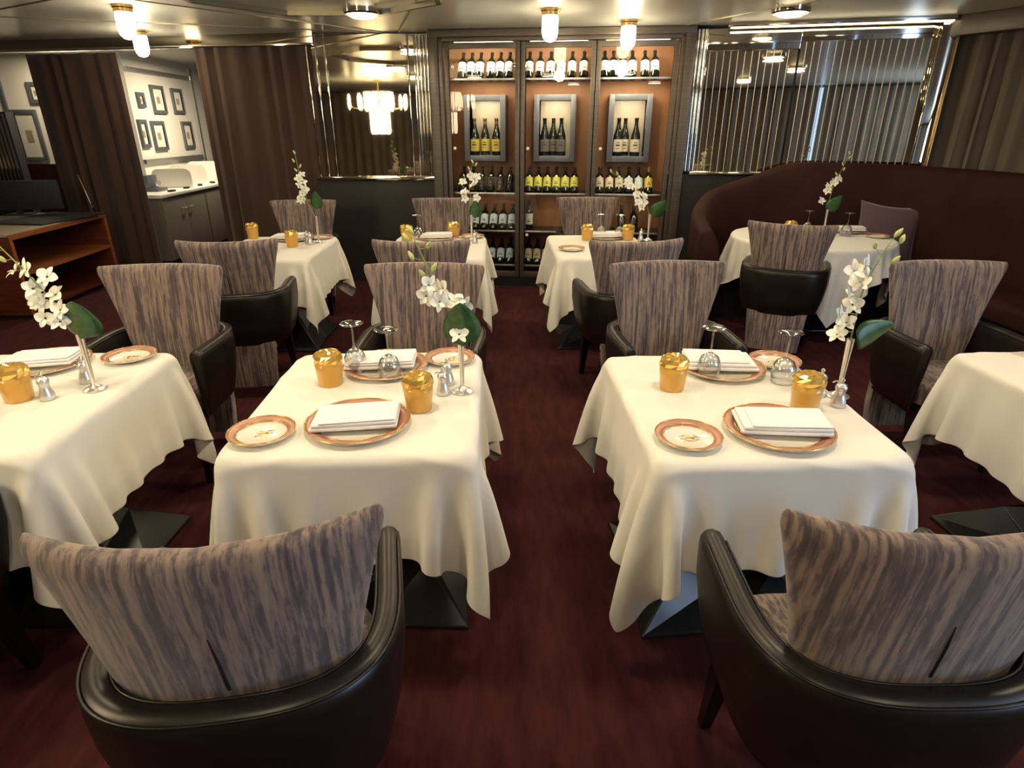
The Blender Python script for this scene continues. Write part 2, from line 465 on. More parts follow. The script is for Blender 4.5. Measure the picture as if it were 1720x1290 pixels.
# lower charcoal panel and black plinth
o = MB().box(-.02, 1.25, -.05, 0, .0, 1.075).build('lower_wall_panel', 'dark_panel', None, smooth=False, loc=(WL[0][0], WL[0][1], 0), rot=(0, 0, math.atan2(WL[1][1] - WL[0][1], WL[1][0] - WL[0][0])))
tag(o, 'charcoal wall panel below the left mirror', 'panel')

# right mirror wall with vertical chrome strips
ang = math.atan2(RW[1][1] - RW[0][1], RW[1][0] - RW[0][0])
rp_ = panel_thing('mirror_wall_panel', 'wide mirror with thin vertical strips beside the window drapes', 'mirror', *RW)
MB().box(.95, 2.02, -.014, 0, 1.20, 2.42).build('mirror_glass', 'mirror', rp_, smooth=False)
mb = MB()
for k in range(17): mb.box(.99 + k * .062, .9955 + k * .062, -.022, -.012, 1.20, 2.30)
mb.build('strip', 'strip', rp_, smooth=False)
MB().box(.94, 2.02, -.03, 0, 2.30, 2.42, .004).build('cornice', 'chrome', rp_)
rq = panel_thing('mirror_wall_panel', 'narrow fluted mirror bay just right of the wine cabinet', 'mirror', *RW)
MB().box(.14, .93, -.012, 0, 1.20, 2.30).build('mirror_glass', 'mirror', rq, smooth=False)
mb = MB()
for k in range(8): mb.tube([(-.12 + .035 * k, -.03, 1.20), (-.12 + .035 * k, -.03, 2.42)], .016, 10)
mb.build('glass_flute', 'chrome', rq)
mb = MB()
for k in range(12): mb.box(.17 + k * .062, .1745 + k * .062, -.020, -.010, 1.20, 2.30)
mb.build('strip', 'strip', rq, smooth=False)
MB().box(.14, .94, -.04, 0, 2.24, 2.42, .006).build('cornice', 'chrome', rq)
o = MB().box(.10, 2.0, -.07, 0, 1.165, 1.20, .01).build('chrome_ledge', 'chrome', None, loc=(RW[0][0], RW[0][1], 0), rot=(0, 0, ang))
tag(o, 'polished chrome ledge under the right mirror bay', 'ledge')
o = MB().box(-.12, 2.0, -.045, 0, 0, 1.165).build('lower_wall_panel', 'dark_panel', None, smooth=False, loc=(RW[0][0], RW[0][1], 0), rot=(0, 0, ang))
tag(o, 'charcoal wall panel between wine cabinet and burgundy booth', 'panel')
cs = panel_thing('cove_light_strip', 'glowing cove strip along the ceiling above the right mirror', 'light', *RW)
MB().box(.30, 2.10, -.15, -.11, 2.415, 2.45, .004).build('strip_housing', 'chrome', cs)
MB().box(.32, 2.08, -.145, -.115, 2.405, 2.415).build('light_diffuser', 'cove', cs, smooth=False)
# cream pillar between mirror and drapes
pl = thing('mirrored_pillar', 'slim mirrored pillar with gilt edge between strip mirror and drapes', 'pillar', (RW[0][0], RW[0][1], 0), ang)
MB().box(2.02, 2.14, -.10, .02, 0, 2.44, .004).build('pillar_body', 'mirror', pl)
MB().box(2.14, 2.16, -.115, .02, 0, 2.44, .004).build('edge_strip', 'gold', pl)

# ================================================================= wine cabinet
CA, CB = (-.60, 6.62), (1.74, 6.28)
cang = math.atan2(CB[1] - CA[1], CB[0] - CA[0])
cmat = Matrix.Translation((CA[0], CA[1], 0)) @ Matrix.Rotation(cang, 4, 'Z')
def cw(x, y, z): return tuple(cmat @ Vector((x, y, z)))
wc = thing('wine_cabinet', 'tall glazed wine cabinet with taupe frame in centre of far wall', 'cabinet', (CA[0], CA[1], 0), cang)
D_ = .48
MB().box(.04, 2.46, D_ - .03, D_, .05, 2.40).build('back_panel', 'orange_wood', wc, smooth=False)
MB().box(.04, .07, .06, D_, .05, 2.40).box(2.43, 2.46, .06, D_, .05, 2.40).build('side_panel', 'black', wc, smooth=False)
MB().box(.04, 2.46, .06, D_, 2.36, 2.44).build('top_panel', 'dark_panel', wc, smooth=False)
MB().box(.03, 2.47, .02, D_, 0, .10).build('plinth', 'black', wc, smooth=False)
mb = MB()
mb.box(.0, .09, -.02, .08, 0, 2.44, .006).box(.09, .135, .005, .08, 0, 2.42, .004)
mb.box(2.415, 2.50, -.02, .08, 0, 2.44, .006).box(2.375, 2.415, .005, .08, 0, 2.42, .004)
mb.box(.0, 2.50, -.022, .08, 2.385, 2.445, .006).box(.09, 2.42, .005, .08, 2.35, 2.385, .004)
mb.build('outer_frame', 'grey_frame', wc)
for (x0, x1) in ((.865, .905), (1.585, 1.625)):
    MB().box(x0, x1, .06, D_ - .03, .10, 2.36).build('divider', 'black', wc, smooth=False)
SHZ = (2.035, .965, .58, .217)
bays = ((.15, .88), (.89, 1.60), (1.61, 2.36))
for bi, (x0, x1) in enumerate(bays):
    d = MB()
    sw = .042
    d.box(x0, x0 + sw, .012, .05, .10, 2.34, .003).box(x1 - sw, x1, .012, .05, .10, 2.34, .003)
    d.box(x0 + sw, x1 - sw, .012, .05, 2.29, 2.34, .003).box(x0 + sw, x1 - sw, .012, .05, .10, .16, .003)
    do = d.build('cabinet_door', 'grey_frame', wc)
    MB().box(x0 + sw, x1 - sw, .028, .034, .16, 2.29).build('door_pane', 'pane', do, smooth=False)
    mb = MB()
    for z in (.55, 1.40, 2.13): mb.lathe([(0, 0), (.017, 0), (.017, .006), (.012, .014), (0, .017)], 14, T=Matrix.Translation((x0 + .075, .012, z)) @ Matrix.Rotation(R(90), 4, 'X'))
    mb.build('door_boss', 'china', do)  # white colour carries the sparkle of the small chrome balls
    for z in SHZ:
        s_ = MB().box(x0, x1, .09, D_ - .03, z - .012, z).build('shelf', 'pane' if False else 'dark_panel', wc, smooth=False)
        MB().box(x0 + .01, x1 - .01, .078, .09, z - .014, z + .004, .002).build('shelf_edge', 'steel', s_)
    # strip light tucked under the top of each bay
    st = MB().box(x0 + .08, x1 - .08, .11, .13, 2.345, 2.358).build('strip_light', 'flush', wc, smooth=False)
    ld = bpy.data.lights.new('cabinet_light', 'AREA'); ld.shape = 'RECTANGLE'; ld.size = .55; ld.size_y = .03; ld.energy = 4.8; ld.color = (1, .80, .5)
    lo = bpy.data.objects.new('cabinet_light', ld); C.objects.link(lo); lo.location = ((x0 + x1) / 2, .12, 2.34); lo.rotation_euler = (R(18), 0, 0); lo.parent = wc
    ld = bpy.data.lights.new('cabinet_light', 'AREA'); ld.shape = 'RECTANGLE'; ld.size = .55; ld.size_y = .02; ld.energy = 4.0; ld.color = (1, .80, .5)
    lo = bpy.data.objects.new('cabinet_light', ld); C.objects.link(lo); lo.location = ((x0 + x1) / 2, .12, 2.015); lo.rotation_euler = (R(18), 0, 0); lo.parent = wc
    ld = bpy.data.lights.new('cabinet_light', 'AREA'); ld.shape = 'RECTANGLE'; ld.size = .55; ld.size_y = .02; ld.energy = .35; ld.color = (1, .80, .5)
    lo = bpy.data.objects.new('cabinet_light', ld); C.objects.link(lo); lo.location = ((x0 + x1) / 2, .12, .945); lo.rotation_euler = (R(18), 0, 0); lo.parent = wc

# niche boxes: grey frames with a lit pale back in which bottles stand
NZ0, NZ1 = 1.27, 1.90
NX = ((.285, .715), (1.005, 1.43), (1.755, 2.18))
names_ = ('left', 'middle', 'right')
for i, (x0, x1) in enumerate(NX):
    f = .055
    nb = MB()
    nb.box(x0, x0 + f, .22, .44, NZ0, NZ1, .004).box(x1 - f, x1, .22, .44, NZ0, NZ1, .004)
    nb.box(x0 + f, x1 - f, .22, .44, NZ1 - f, NZ1, .004).box(x0 + f, x1 - f, .22, .44, NZ0, NZ0 + f, .004)
    o = nb.build('niche_frame', 'pic_frame', wc)
    MB().box(x0 + f, x1 - f, .425, .44, NZ0 + f, NZ1 - f).build('niche_back', 'beige_top', o, smooth=False)
    ld = bpy.data.lights.new('niche_light', 'AREA'); ld.shape = 'RECTANGLE'; ld.size = .26; ld.size_y = .02; ld.energy = 2.2; ld.color = (1, .86, .6)
    lo = bpy.data.objects.new('niche_light', ld); C.objects.link(lo); lo.location = ((x0 + x1) / 2, .26, NZ1 - f - .01); lo.rotation_euler = (R(15), 0, 0); lo.parent = wc

# bottles
def bottle_proto(lab, shape='a'):
    r = thing('wine_bottle', '', 'bottle')
    if shape == 'a': pr = [(0, .012), (.028, .004), (.041, 0), (.0425, .012), (.0425, .180), (.038, .203), (.022, .230), (.0155, .250), (.0150, .290), (.0165, .292), (.0165, .302), (0, .302)]
    else: pr = [(0, .012), (.03, .004), (.041, 0), (.0425, .012), (.0425, .13), (.038, .165), (.026, .205), (.017, .240), (.0145, .280), (.0165, .284), (.0165, .300), (0, .300)]
    MB().lathe(pr, 20).build('glass_body', 'bottle', r)
    MB().lathe([(.0160, .252), (.0160, .288), (.0175, .2905), (.0175, .3035), (.0, .3040)], 16).build('foil_capsule', 'foil' if lab != 'lab_gold' else 'gold', r)
    rad = .0430 if shape == 'a' else .0430
    z0_, z1_ = (.055, .168) if shape == 'a' else (.035, .135)
    v = []; f = []
    for k in range(17):
        a = R(-90 - 75 + 150 * k / 16)
        for z in (z0_, z1_): v.append((rad * math.cos(a), rad * math.sin(a), z))
    for k in range(16): f.append((2 * k, 2 * k + 2, 2 * k + 3, 2 * k + 1))
    L = link_mesh('bottle_label', v, f, lab, r)
    mb = MB()
    for (z0, z1, hw) in ((.105, .112, 16), (.082, .094, 24), (.060, .064, 20)):
        v = []; f = []
        for k in range(7):
            a = R(-90 - hw + 2 * hw * k / 6)
            for z in (z0, z1): v.append(((rad + .0006) * math.cos(a), (rad + .0006) * math.sin(a), z))
        for k in range(6): f.append((2 * k, 2 * k + 2, 2 * k + 3, 2 * k + 1))
        mb.add(v, f)
    mb.build('label_print', 'ink', L)
    if shape == 'b': r.scale = (1.18, 1.18, 1.18)
    return register(r)
protos = {}
used = {}
def bottle(lab, shape, label, loc, tilt=0, group=None, yawz=0):
    k = (lab, shape)
    M_ = Matrix.Rotation(cang + yawz, 4, 'Z') @ Matrix.Rotation(-tilt, 4, 'X')
    e = M_.to_euler()
    if k not in protos: protos[k] = o = bottle_proto(lab, shape); o.location = loc; o.rotation_euler = e; tag(o, label, 'bottle', group)
    else: o = dup(protos[k], label, loc, rot=e, group=group)
    return o
rows = [  # shelf z, row word, per-bay (xs, label mat, description)
    (2.035, 'top', (([.285, .375, .465, .575, .665, .755], 'lab_blue', 'white labelled'), ([.955, 1.06, 1.165, 1.27, 1.375, 1.49], 'lab_white', 'pale labelled'), ([1.69, 1.775, 1.865, 1.955, 2.075, 2.17], 'lab_white', 'pale labelled'))),
    (.965, 'middle', (([.26, .36, .46, .56, .66, .76], None, 'unlabelled dark'), ([.965, 1.06, 1.155, 1.25, 1.345, 1.44], 'lab_yellow', 'lime yellow labelled'), ([1.70, 1.80, 1.90, 2.0, 2.10, 2.20], 'lab_blue', 'grey blue labelled'))),
    (.58, 'lower', (([.28, .385, .485, .585, .685, .785], 'lab_blue', 'blue white labelled'), ([.97], 'lab_white', 'green'), ([1.95, 2.08], None, 'unlabelled dark'))),
    (.217, 'bottom', (([.46, .56, .66, .76], 'lab_blue', 'blue white labelled'), ([.965, 1.06, 1.155], 'lab_cream', 'cream labelled'), ([], None, ''))),
]
ordn = ['leftmost', 'second', 'third', 'fourth', 'fifth', 'sixth']
M['nolabel'] = M['bottle']
for z, rw, bs in rows:
    for bi, (xs, lm, desc) in enumerate(bs):
        for k, x in enumerate(xs):
            lb = '%s wine bottle, %s from left on the %s shelf, %s cabinet bay' % (desc, 'first' if k == 0 else ordn[k], rw, names_[bi])
            m_ = lm or 'nolabel'
            if rw == 'middle' and bi == 2: m_ = ('lab_cream', 'lab_cream', 'lab_cream', 'lab_blue', 'lab_blue', 'lab_gold')[k]; lb = lb.replace('grey blue labelled', {'lab_cream': 'cream labelled', 'lab_blue': 'grey blue labelled', 'lab_gold': 'mustard labelled'}[m_])
            t = R(38)
            if len(xs) == 1: t = 0
            bottle(m_, 'a', lb, cw(x, .135 if t else .2, z + .002), t, '%s shelf bottles in the %s bay' % (rw, names_[bi]))
ng = 'bottles standing in the %s display niche'
zb = NZ0 + .055
for x, y, lb in ((.385, .28, 'mustard labelled champagne bottle, left front in the left display niche'), (.485, .35, 'mustard labelled champagne bottle, middle rear in the left display niche'), (.615, .28, 'mustard labelled champagne bottle, right front in the left display niche')):
    bottle('lab_gold', 'b', lb, cw(x, y, zb), 0, ng % 'left')
for x, y, lb in ((1.115, .28, 'dark bottle with grey label, left front in the middle display niche'), (1.20, .35, 'dark bottle behind the front pair in the middle display niche'), (1.285, .28, 'dark bottle with grey label, right front in the middle display niche')):
    bottle('grey_door', 'b', lb, cw(x, y, zb), 0, ng % 'middle')
for x, y, lb in ((1.865, .28, 'cream labelled bottle, left front in the right display niche'), (1.935, .35, 'cream labelled bottle behind the front pair in the right display niche'), (2.04, .28, 'cream labelled bottle, right front in the right display niche')):
    bottle('lab_cream', 'b', lb, cw(x, y, zb), 0, ng % 'right')

# ================================================================= curtains
def curtain(name, label, cat, A, B, z0, z1, folds, amp, m, seed=0, taper=0.0, grp=None):
    L = math.hypot(B[0] - A[0], B[1] - A[1])
    r = thing(name, label, cat, (A[0], A[1], 0), math.atan2(B[1] - A[1], B[0] - A[0]), grp)
    rnd = random.Random(seed)
    nx = folds * 14; nz = 16
    ph = [rnd.uniform(-.5, .5) for _ in range(folds + 2)]
    am = [rnd.uniform(.25, 1.2) for _ in range(folds + 2)]
    mb = MB(); fr = []; bk = []
    for j in range(nz + 1):
        t = j / nz; z = z0 + (z1 - z0) * t
        rowf = []; rowb = []
        for i in range(nx + 1):
            u = i / nx; q = u * folds + .30 * math.sin(2 * PI * u * 1.7 + seed) * u * (1 - u) * 4; q = min(max(q, 0), folds - 1e-6) if i < nx else folds; k = int(q); w_ = q - k
            p_ = ph[k] * (1 - w_) + ph[k + 1] * w_; a_ = am[k] * (1 - w_) + am[k + 1] * w_
            spread = amp * a_ * (1 - .45 * t)
            y = spread * math.sin(2 * PI * q + p_ + .25 * math.sin(3 * t + k))
            x = u * L + .3 * spread * math.sin(4 * PI * q + p_)
            rowf.append((x, y, z)); rowb.append((x, y + .006, z))
        fr.append(rowf); bk.append(rowb[::-1])
    mb.rings([a + b_ for a, b_ in zip(fr, bk)])
    mb.build('curtain_panel', m, r, angle=None)
    return r
def online(s, A=(-5.4, 7.6), B=(-1.8, 6.85)):
    L = math.hypot(B[0] - A[0], B[1] - A[1]); return (A[0] + (B[0] - A[0]) * s / L, A[1] + (B[1] - A[1]) * s / L)
curtain('curtain', 'floor length chocolate brown curtain left of the corridor opening', 'curtain', online(.42), online(1.52), .01, 2.315, 6, .042, 'brown_curtain', 3, grp=None)
curtain('curtain', 'floor length chocolate brown curtain beside the left mirror panel', 'curtain', online(2.42), online(3.70), .01, 2.335, 7, .038, 'brown_curtain', 5)
a_, b_ = online(-1.2), online(3.74)
L = math.hypot(b_[0] - a_[0], b_[1] - a_[1])
o = MB().box(0, L, -.05, .05, 2.335, 2.36, .006).build('curtain_track', 'chrome', None, loc=(a_[0], a_[1], 0), rot=(0, 0, math.atan2(b_[1] - a_[1], b_[0] - a_[0])))
tag(o, 'long bright curtain track running above the brown curtains', 'curtain track')
struct('trim_7', MB().box(0, L, -.02, .10, 2.36, ZC), 'mirror_dark', loc=(a_[0], a_[1], 0), rot=(0, 0, math.atan2(b_[1] - a_[1], b_[0] - a_[0])))

# drapes along the right hand window wall
curtain('window_drape', 'tall taupe drape in heavy folds at the right edge behind the booth', 'drape', (3.92, 5.88), (4.62, 4.55), .35, 2.36, 9, .07, 'drape', 9)
curtain('window_drape', 'long taupe drape on the right wall seen in the strip mirror', 'drape', (4.86, 4.1), (4.86, .5), .02, 2.36, 17, .06, 'drape', 10)
curtain('window_drape', 'long taupe drape behind the camera, right of the blue daylight slit', 'drape', (2.42, -3.45), (4.7, -3.45), .02, 2.40, 11, .06, 'drape', 12)
curtain('window_drape', 'long taupe drape behind the camera, left of the blue daylight slit', 'drape', (-6.8, -3.45), (2.34, -3.45), .02, 2.40, 40, .06, 'drape', 14)
struct('window_2', MB().box(2.2, 2.6, -3.59, -3.57, .3, 2.4), 'day')
o = MB().box(-.05, 1.75, -.14, .02, 2.30, 2.45, .006).build('drape_pelmet', 'grey_frame', None, loc=(3.90, 5.90, 0), rot=(0, 0, math.atan2(-1.33, .70)))
tag(o, 'dark taupe pelmet above the drape at right', 'pelmet')

# ================================================================= corridor: pictures, counter, cups
def picture(label, P, w_, h_, axis, grp):
    """axis 'x': hangs on a wall facing -y ; axis 'y': on a wall facing +x"""
    r = thing('framed_picture', label, 'picture', P, 0 if axis == 'x' else R(90), grp)
    f = .045
    mb = MB().box(-w_ / 2, -w_ / 2 + f, -.03, 0, -h_ / 2, h_ / 2, .004).box(w_ / 2 - f, w_ / 2, -.03, 0, -h_ / 2, h_ / 2, .004)
    mb.box(-w_ / 2 + f, w_ / 2 - f, -.03, 0, h_ / 2 - f, h_ / 2, .004).box(-w_ / 2 + f, w_ / 2 - f, -.03, 0, -h_ / 2, -h_ / 2 + f, .004)
    mb.build('frame', 'pic_frame', r)
    b2 = MB().box(-w_ / 2 + f, w_ / 2 - f, -.012, -.002, -h_ / 2 + f, h_ / 2 - f).build('mat_board', 'mat_board', r, smooth=False)
    MB().box(-w_ * .13, w_ * .13, -.0135, -.012, -h_ * .14, h_ * .10).build('print', 'beige_top', b2, smooth=False)
    return r
for lb, P, w_, h_, ax in [
    ('narrow tall grey framed picture on white corridor wall at far left', (-5.86, 8.5, 1.50), .32, .60, 'x'),
    ('small grey framed picture high on white wall touching left curtain edge', (-5.64, 8.5, 1.99), .18, .24, 'x'),
    ('grey framed picture cut by the left image edge, upper one', (-6.20, 8.5, 1.98), .34, .50, 'x'),
    ('grey framed picture cut by the left image edge, lower one', (-6.24, 8.5, 1.42), .34, .40, 'x')]:
    picture(lb, P, w_, h_, ax, None)
for lb, y, z, w_, h_ in [
    ('small square grey framed picture, upper row between the curtains', 8.74, 1.92, .17, .18),
    ('large grey framed picture, upper row between the curtains, middle one', 9.19, 1.94, .34, .35),
    ('large grey framed picture, upper row between the curtains, rightmost', 9.74, 1.94, .31, .33),
    ('grey framed picture, lower row beside left curtain edge', 8.64, 1.52, .20, .34),
    ('grey framed picture, lower row between the curtains, middle one', 9.02, 1.49, .34, .37),
    ('grey framed picture, lower row between the curtains, rightmost', 9.86, 1.49, .30, .37)]:
    picture(lb, (-4.52, y, z), w_, h_, 'y', 'pictures on the corridor wall between the curtains')
struct('trim_8', MB().box(-4.52, -4.48, 8.5, 10.2, 1.16, 1.21).box(-4.52, -4.47, 10.2, 10.26, .9, 2.4).box(-4.52, -4.48, 8.5, 10.2, 2.24, 2.29), 'steel')
struct('trim_9', MB().box(-7, -4.62, 8.44, 8.5, 0, 1.16), 'burgundy_velvet')
MB_ = MB()
for k in range(9): MB_.tube([(-5.93 + .045 * k, 7.72, .9), (-5.93 + .045 * k, 7.72, 1.74)], .022, 8)
fc = thing('fluted_column', 'dark fluted column with silver flutes at far left edge', 'column', (0, 0, 0))
MB_.build('fluting', 'mirror_dark', fc); MB().box(-5.96, -5.55, 7.74, 7.85, 0, 1.76).build('column_core', 'black', fc)
# grey cabinets under a white worktop
o = MB().box(-4.50, -3.90, 7.56, 10.2, .82, .86, .008).build('worktop', 'white', None)
tag(o, 'white worktop on the grey corridor cabinets between the curtains', 'worktop')
for i, (y0, y1, lb) in enumerate([(7.58, 8.72, 'grey two door cabinet under the worktop, nearer unit'), (8.74, 10.18, 'grey two door cabinet under the worktop, farther unit')]):
    r = thing('base_cabinet', lb, 'cabinet', (-4.2, (y0 + y1) / 2, 0), 0, None)
    hy = (y1 - y0) / 2
    MB().box(-.28, .26, -hy, hy, .08, .82).build('body', 'grey_door', r, smooth=False)
    MB().box(-.28, .22, -hy, hy, 0, .08).build('kick_board', 'black', r, smooth=False)
    for s in (-1, 1):
        d = MB().box(.26, .285, min(s * .004, s * (hy - .006)), max(s * .004, s * (hy - .006)), .09, .81, .003).build('cabinet_door', 'grey_door', r)
        MB().tube([(.285, s * .05, .66), (.31, s * .05, .66), (.31, s * .13, .66), (.285, s * .13, .66)], .006, 6).build('door_handle', 'steel', d)
# white arched dividers, cups and a small appliance on the worktop
def arch_board(loc, w_, h_, label, rz=R(20)):
    n = 12; pr = [(-w_ / 2, 0)] + [(-w_ / 2 + .08 - .08 * math.cos(PI / 2 * k / n), h_ - .08 + .08 * math.sin(PI / 2 * k / n)) for k in range(n + 1)] + [(w_ / 2 - .08 + .08 * math.sin(PI / 2 * k / n), h_ - .08 + .08 * math.cos(PI / 2 * k / n)) for k in range(n + 1)] + [(w_ / 2, 0)]
    o = MB().rings([[(x, -.012, z) for x, z in pr], [(x, .012, z) for x, z in pr]]).build('divider_board', 'white', None, loc=loc, rot=(0, 0, rz))
    return tag(o, label, 'board', 'white rounded boards on the corridor worktop')
arch_board((-4.20, 8.50, .86), .46, .24, 'nearest white round-cornered board on the corridor worktop')
arch_board((-4.22, 9.0, .86), .46, .26, 'middle white round-cornered board on the corridor worktop')
arch_board((-4.22, 9.55, .86), .46, .28, 'farthest white round-cornered board on the corridor worktop')
t_ = thing('coffee_machine', 'small grey appliance on the worktop by the left curtain', 'appliance', (-4.22, 8.08, .86))
MB().box(-.09, .09, -.12, .12, 0, .04, .008).box(-.09, -.02, -.12, .12, .04, .19, .01).build('machine_body', 'pic_frame', t_)
MB().lathe([(0, .04), (.035, .04), (.045, .12), (0, .12)], 20, T=Matrix.Translation((.03, 0, 0))).build('jug', 'glass', t_)
cup = thing('glass_tumbler', '', 'glass')
MB().lathe([(0, 0), (.028, 0), (.036, .10), (.033, .10), (.026, .006), (0, .006)], 18).build('glass_wall', 'glass', cup)
MB().lathe([(0, 0), (.029, 0), (.029, .005), (0, .005)], 18).build('glass_foot', 'steel', cup)
register(cup)
for i in range(9):
    x, y = (-4.44, -4.36, -4.40)[i % 3], 9.70 + .05 * i
    lb = 'clear glass in the cluster at the far end of the corridor worktop'
    if i == 0: cup.location = (x, y, .861); tag(cup, lb, 'glass', 'glasses at the end of the corridor worktop')
    else: dup(cup, lb, (x, y, .861), group='glasses at the end of the corridor worktop')
for i in range(4):
    o = MB().box(-.03, .03, -.05, .05, 0, .02, .004).build('dark_tray', 'black', None, loc=(-3.99 - .01 * i, 8.0 + .42 * i, .861), rot=(0, 0, .2 * i))
    tag(o, 'small dark tray lying on the front of the corridor worktop', 'tray', 'small dark trays on the corridor worktop')

# ================================================================= service station at far left
st = thing('service_station', 'mahogany service station with open shelves and beige top at far left', 'sideboard', (-4.30, 6.10, 0), R(2))
X0, X1, Y0, Y1 = -.78, .13, -.72, .78
MB().box(X0, X1, Y0, Y0 + .035, .04, .73, .003).build('side_panel', 'mahogany', st)
MB().box(X0, X1, Y1 - .035, Y1, .04, .73, .003).build('side_panel', 'mahogany', st)
MB().box(X0, X0 + .03, Y0, Y1, .04, .73).build('back_panel', 'mahogany', st)
for z in (.05, .38): MB().box(X0 + .03, X1 - .01, Y0 + .035, Y1 - .035, z, z + .03).build('shelf', 'mahogany_edge' if z > .1 else 'mahogany', st)
MB().box(X1 - .012, X1 + .004, Y0, Y1, .70, .745, .002).box(X1 - .012, X1 + .004, Y0, Y0 + .035, .04, .70, .002).box(X1 - .012, X1 + .004, Y1 - .035, Y1, .04, .70, .002).build('edge_trim', 'mahogany_edge', st)
MB().box(X0, X1 - .012, Y0, Y1, .73, .752, .003).build('station_top', 'beige_top', st)
MB().box(X0 + .05, X1 - .05, Y0 + .05, Y1 - .05, 0, .05).build('plinth', 'black', st)
fo = thing('menu_folder', 'dark slate folder lying open on the service station top', 'folder', (-4.45, 6.35, .753), R(-8))
MB().box(-.30, .30, -.40, .0, 0, .014, .003).build('cover', 'navy', fo); MB().box(-.30, .30, .005, .42, 0, .014, .003).build('cover', 'navy', fo)
mo = thing('display_screen', 'black screen standing at the back of the service station', 'screen', (-4.95, 6.70, .752), R(12))
MB().box(-.42, .42, -.015, .015, .05, .34, .006).build('screen_panel', 'black', mo); MB().box(-.12, .12, -.08, .08, 0, .012, .003).box(-.03, .03, -.01, .01, .01, .06).build('screen_stand', 'black', mo)
o = MB().tube([(-3.96 - .5, 7.22, .0), (-4.5, 7.2, .72), (-4.56, 7.18, 1.12)], .012, 8).build('railing_post', 'chrome', None)
tag(o, 'thin chrome post leaning up behind the service station', 'post')

# ================================================================= burgundy booth
def smooth_path(pts, n):
    # Catmull-Rom through points (any dimension)
    P_ = [np.array(p, float) for p in pts]; P_ = [2 * P_[0] - P_[1]] + P_ + [2 * P_[-1] - P_[-2]]
    out = []
    m_ = len(pts) - 1
    for i in range(n + 1):
        t = i / n * m_; k = min(int(t), m_ - 1); u = t - k
        a, b_, c_, d = P_[k:k + 4]
        out.append(.5 * ((2 * b_) + (c_ - a) * u + (2 * a - 5 * b_ + 4 * c_ - d) * u * u + (-a + 3 * b_ - 3 * c_ + d) * u ** 3))
    return out
bp_ = smooth_path([(1.72, 5.05, .80), (1.75, 5.45, .93), (1.99, 5.84, 1.06), (2.42, 5.98, 1.18), (2.80, 5.98, 1.29), (3.30, 5.84, 1.30), (3.74, 5.57, 1.29), (4.02, 5.05, 1.28), (4.16, 4.5, 1.27), (4.18, 3.9, 1.27), (4.15, 3.4, 1.27)], 70)
bo = thing('banquette_booth', 'high curved burgundy booth sofa behind the round table', 'sofa', (0, 0, 0))
rings = []; seat = []; base = []
for i, p in enumerate(bp_):
    q = bp_[min(i + 1, len(bp_) - 1)] - bp_[max(i - 1, 0)]
    t = np.array([q[0], q[1]]); t /= np.linalg.norm(t); nrm = np.array([t[1], -t[0]])      # inward (towards the table)
    def off(d, z): return (p[0] + nrm[0] * d, p[1] + nrm[1] * d, z)
    h = p[2]
    rings.append([off(0, .02), off(-.0, h - .05), off(.02, h - .015), off(.06, h), off(.10, h - .012), off(.135, h - .05), off(.16, .9 if h > 1 else h - .1), off(.19, .5), off(.19, .02)])
    if i >= 6:
        seat.append([off(.18, .32), off(.18, .455), off(.30, .470), off(.56, .470), off(.62, .455), off(.64, .42), off(.635, .33), off(.60, .32)])
        base.append([off(.18, .0), off(.18, .32), off(.58, .32), off(.56, .0)])
MB().rings(rings).build('backrest', 'burgundy_velvet', bo, angle=None)
MB().rings(seat).build('seat_cushion', 'burgundy_velvet', bo, angle=60)
MB().rings(base).build('seat_base', 'black', bo, angle=30)
def cushion(label, loc, rot, s=.44):
    n = 14; v = []; f = []
    for sd in (1, -1):
        for i in range(n + 1):
            for j in range(n + 1):
                a, b_ = i / n * 2 - 1, j / n * 2 - 1
                th = .075 * ((1 - a * a) * (1 - b_ * b_)) ** .45
                pin = 1 - .13 * (1 - a * a) * abs(b_) ** 2; pin2 = 1 - .13 * (1 - b_ * b_) * abs(a) ** 2
                v.append((a * s / 2 * pin2, sd * th, b_ * s / 2 * pin))
    N = (n + 1) ** 2
    for sd in (0, 1):
        for i in range(n):
            for j in range(n):
                q = [sd * N + i * (n + 1) + j, sd * N + (i + 1) * (n + 1) + j, sd * N + (i + 1) * (n + 1) + j + 1, sd * N + i * (n + 1) + j + 1]
                f.append(q if sd == 0 else q[::-1])
    o = MB().add(v, f).build('throw_cushion', 'plum', None, angle=None, loc=loc, rot=rot)
    return tag(o, label, 'cushion')
cushion('plum square cushion leaning on the burgundy booth', (3.52, 5.42, .72), (R(-14), R(4), R(-28)), .53)

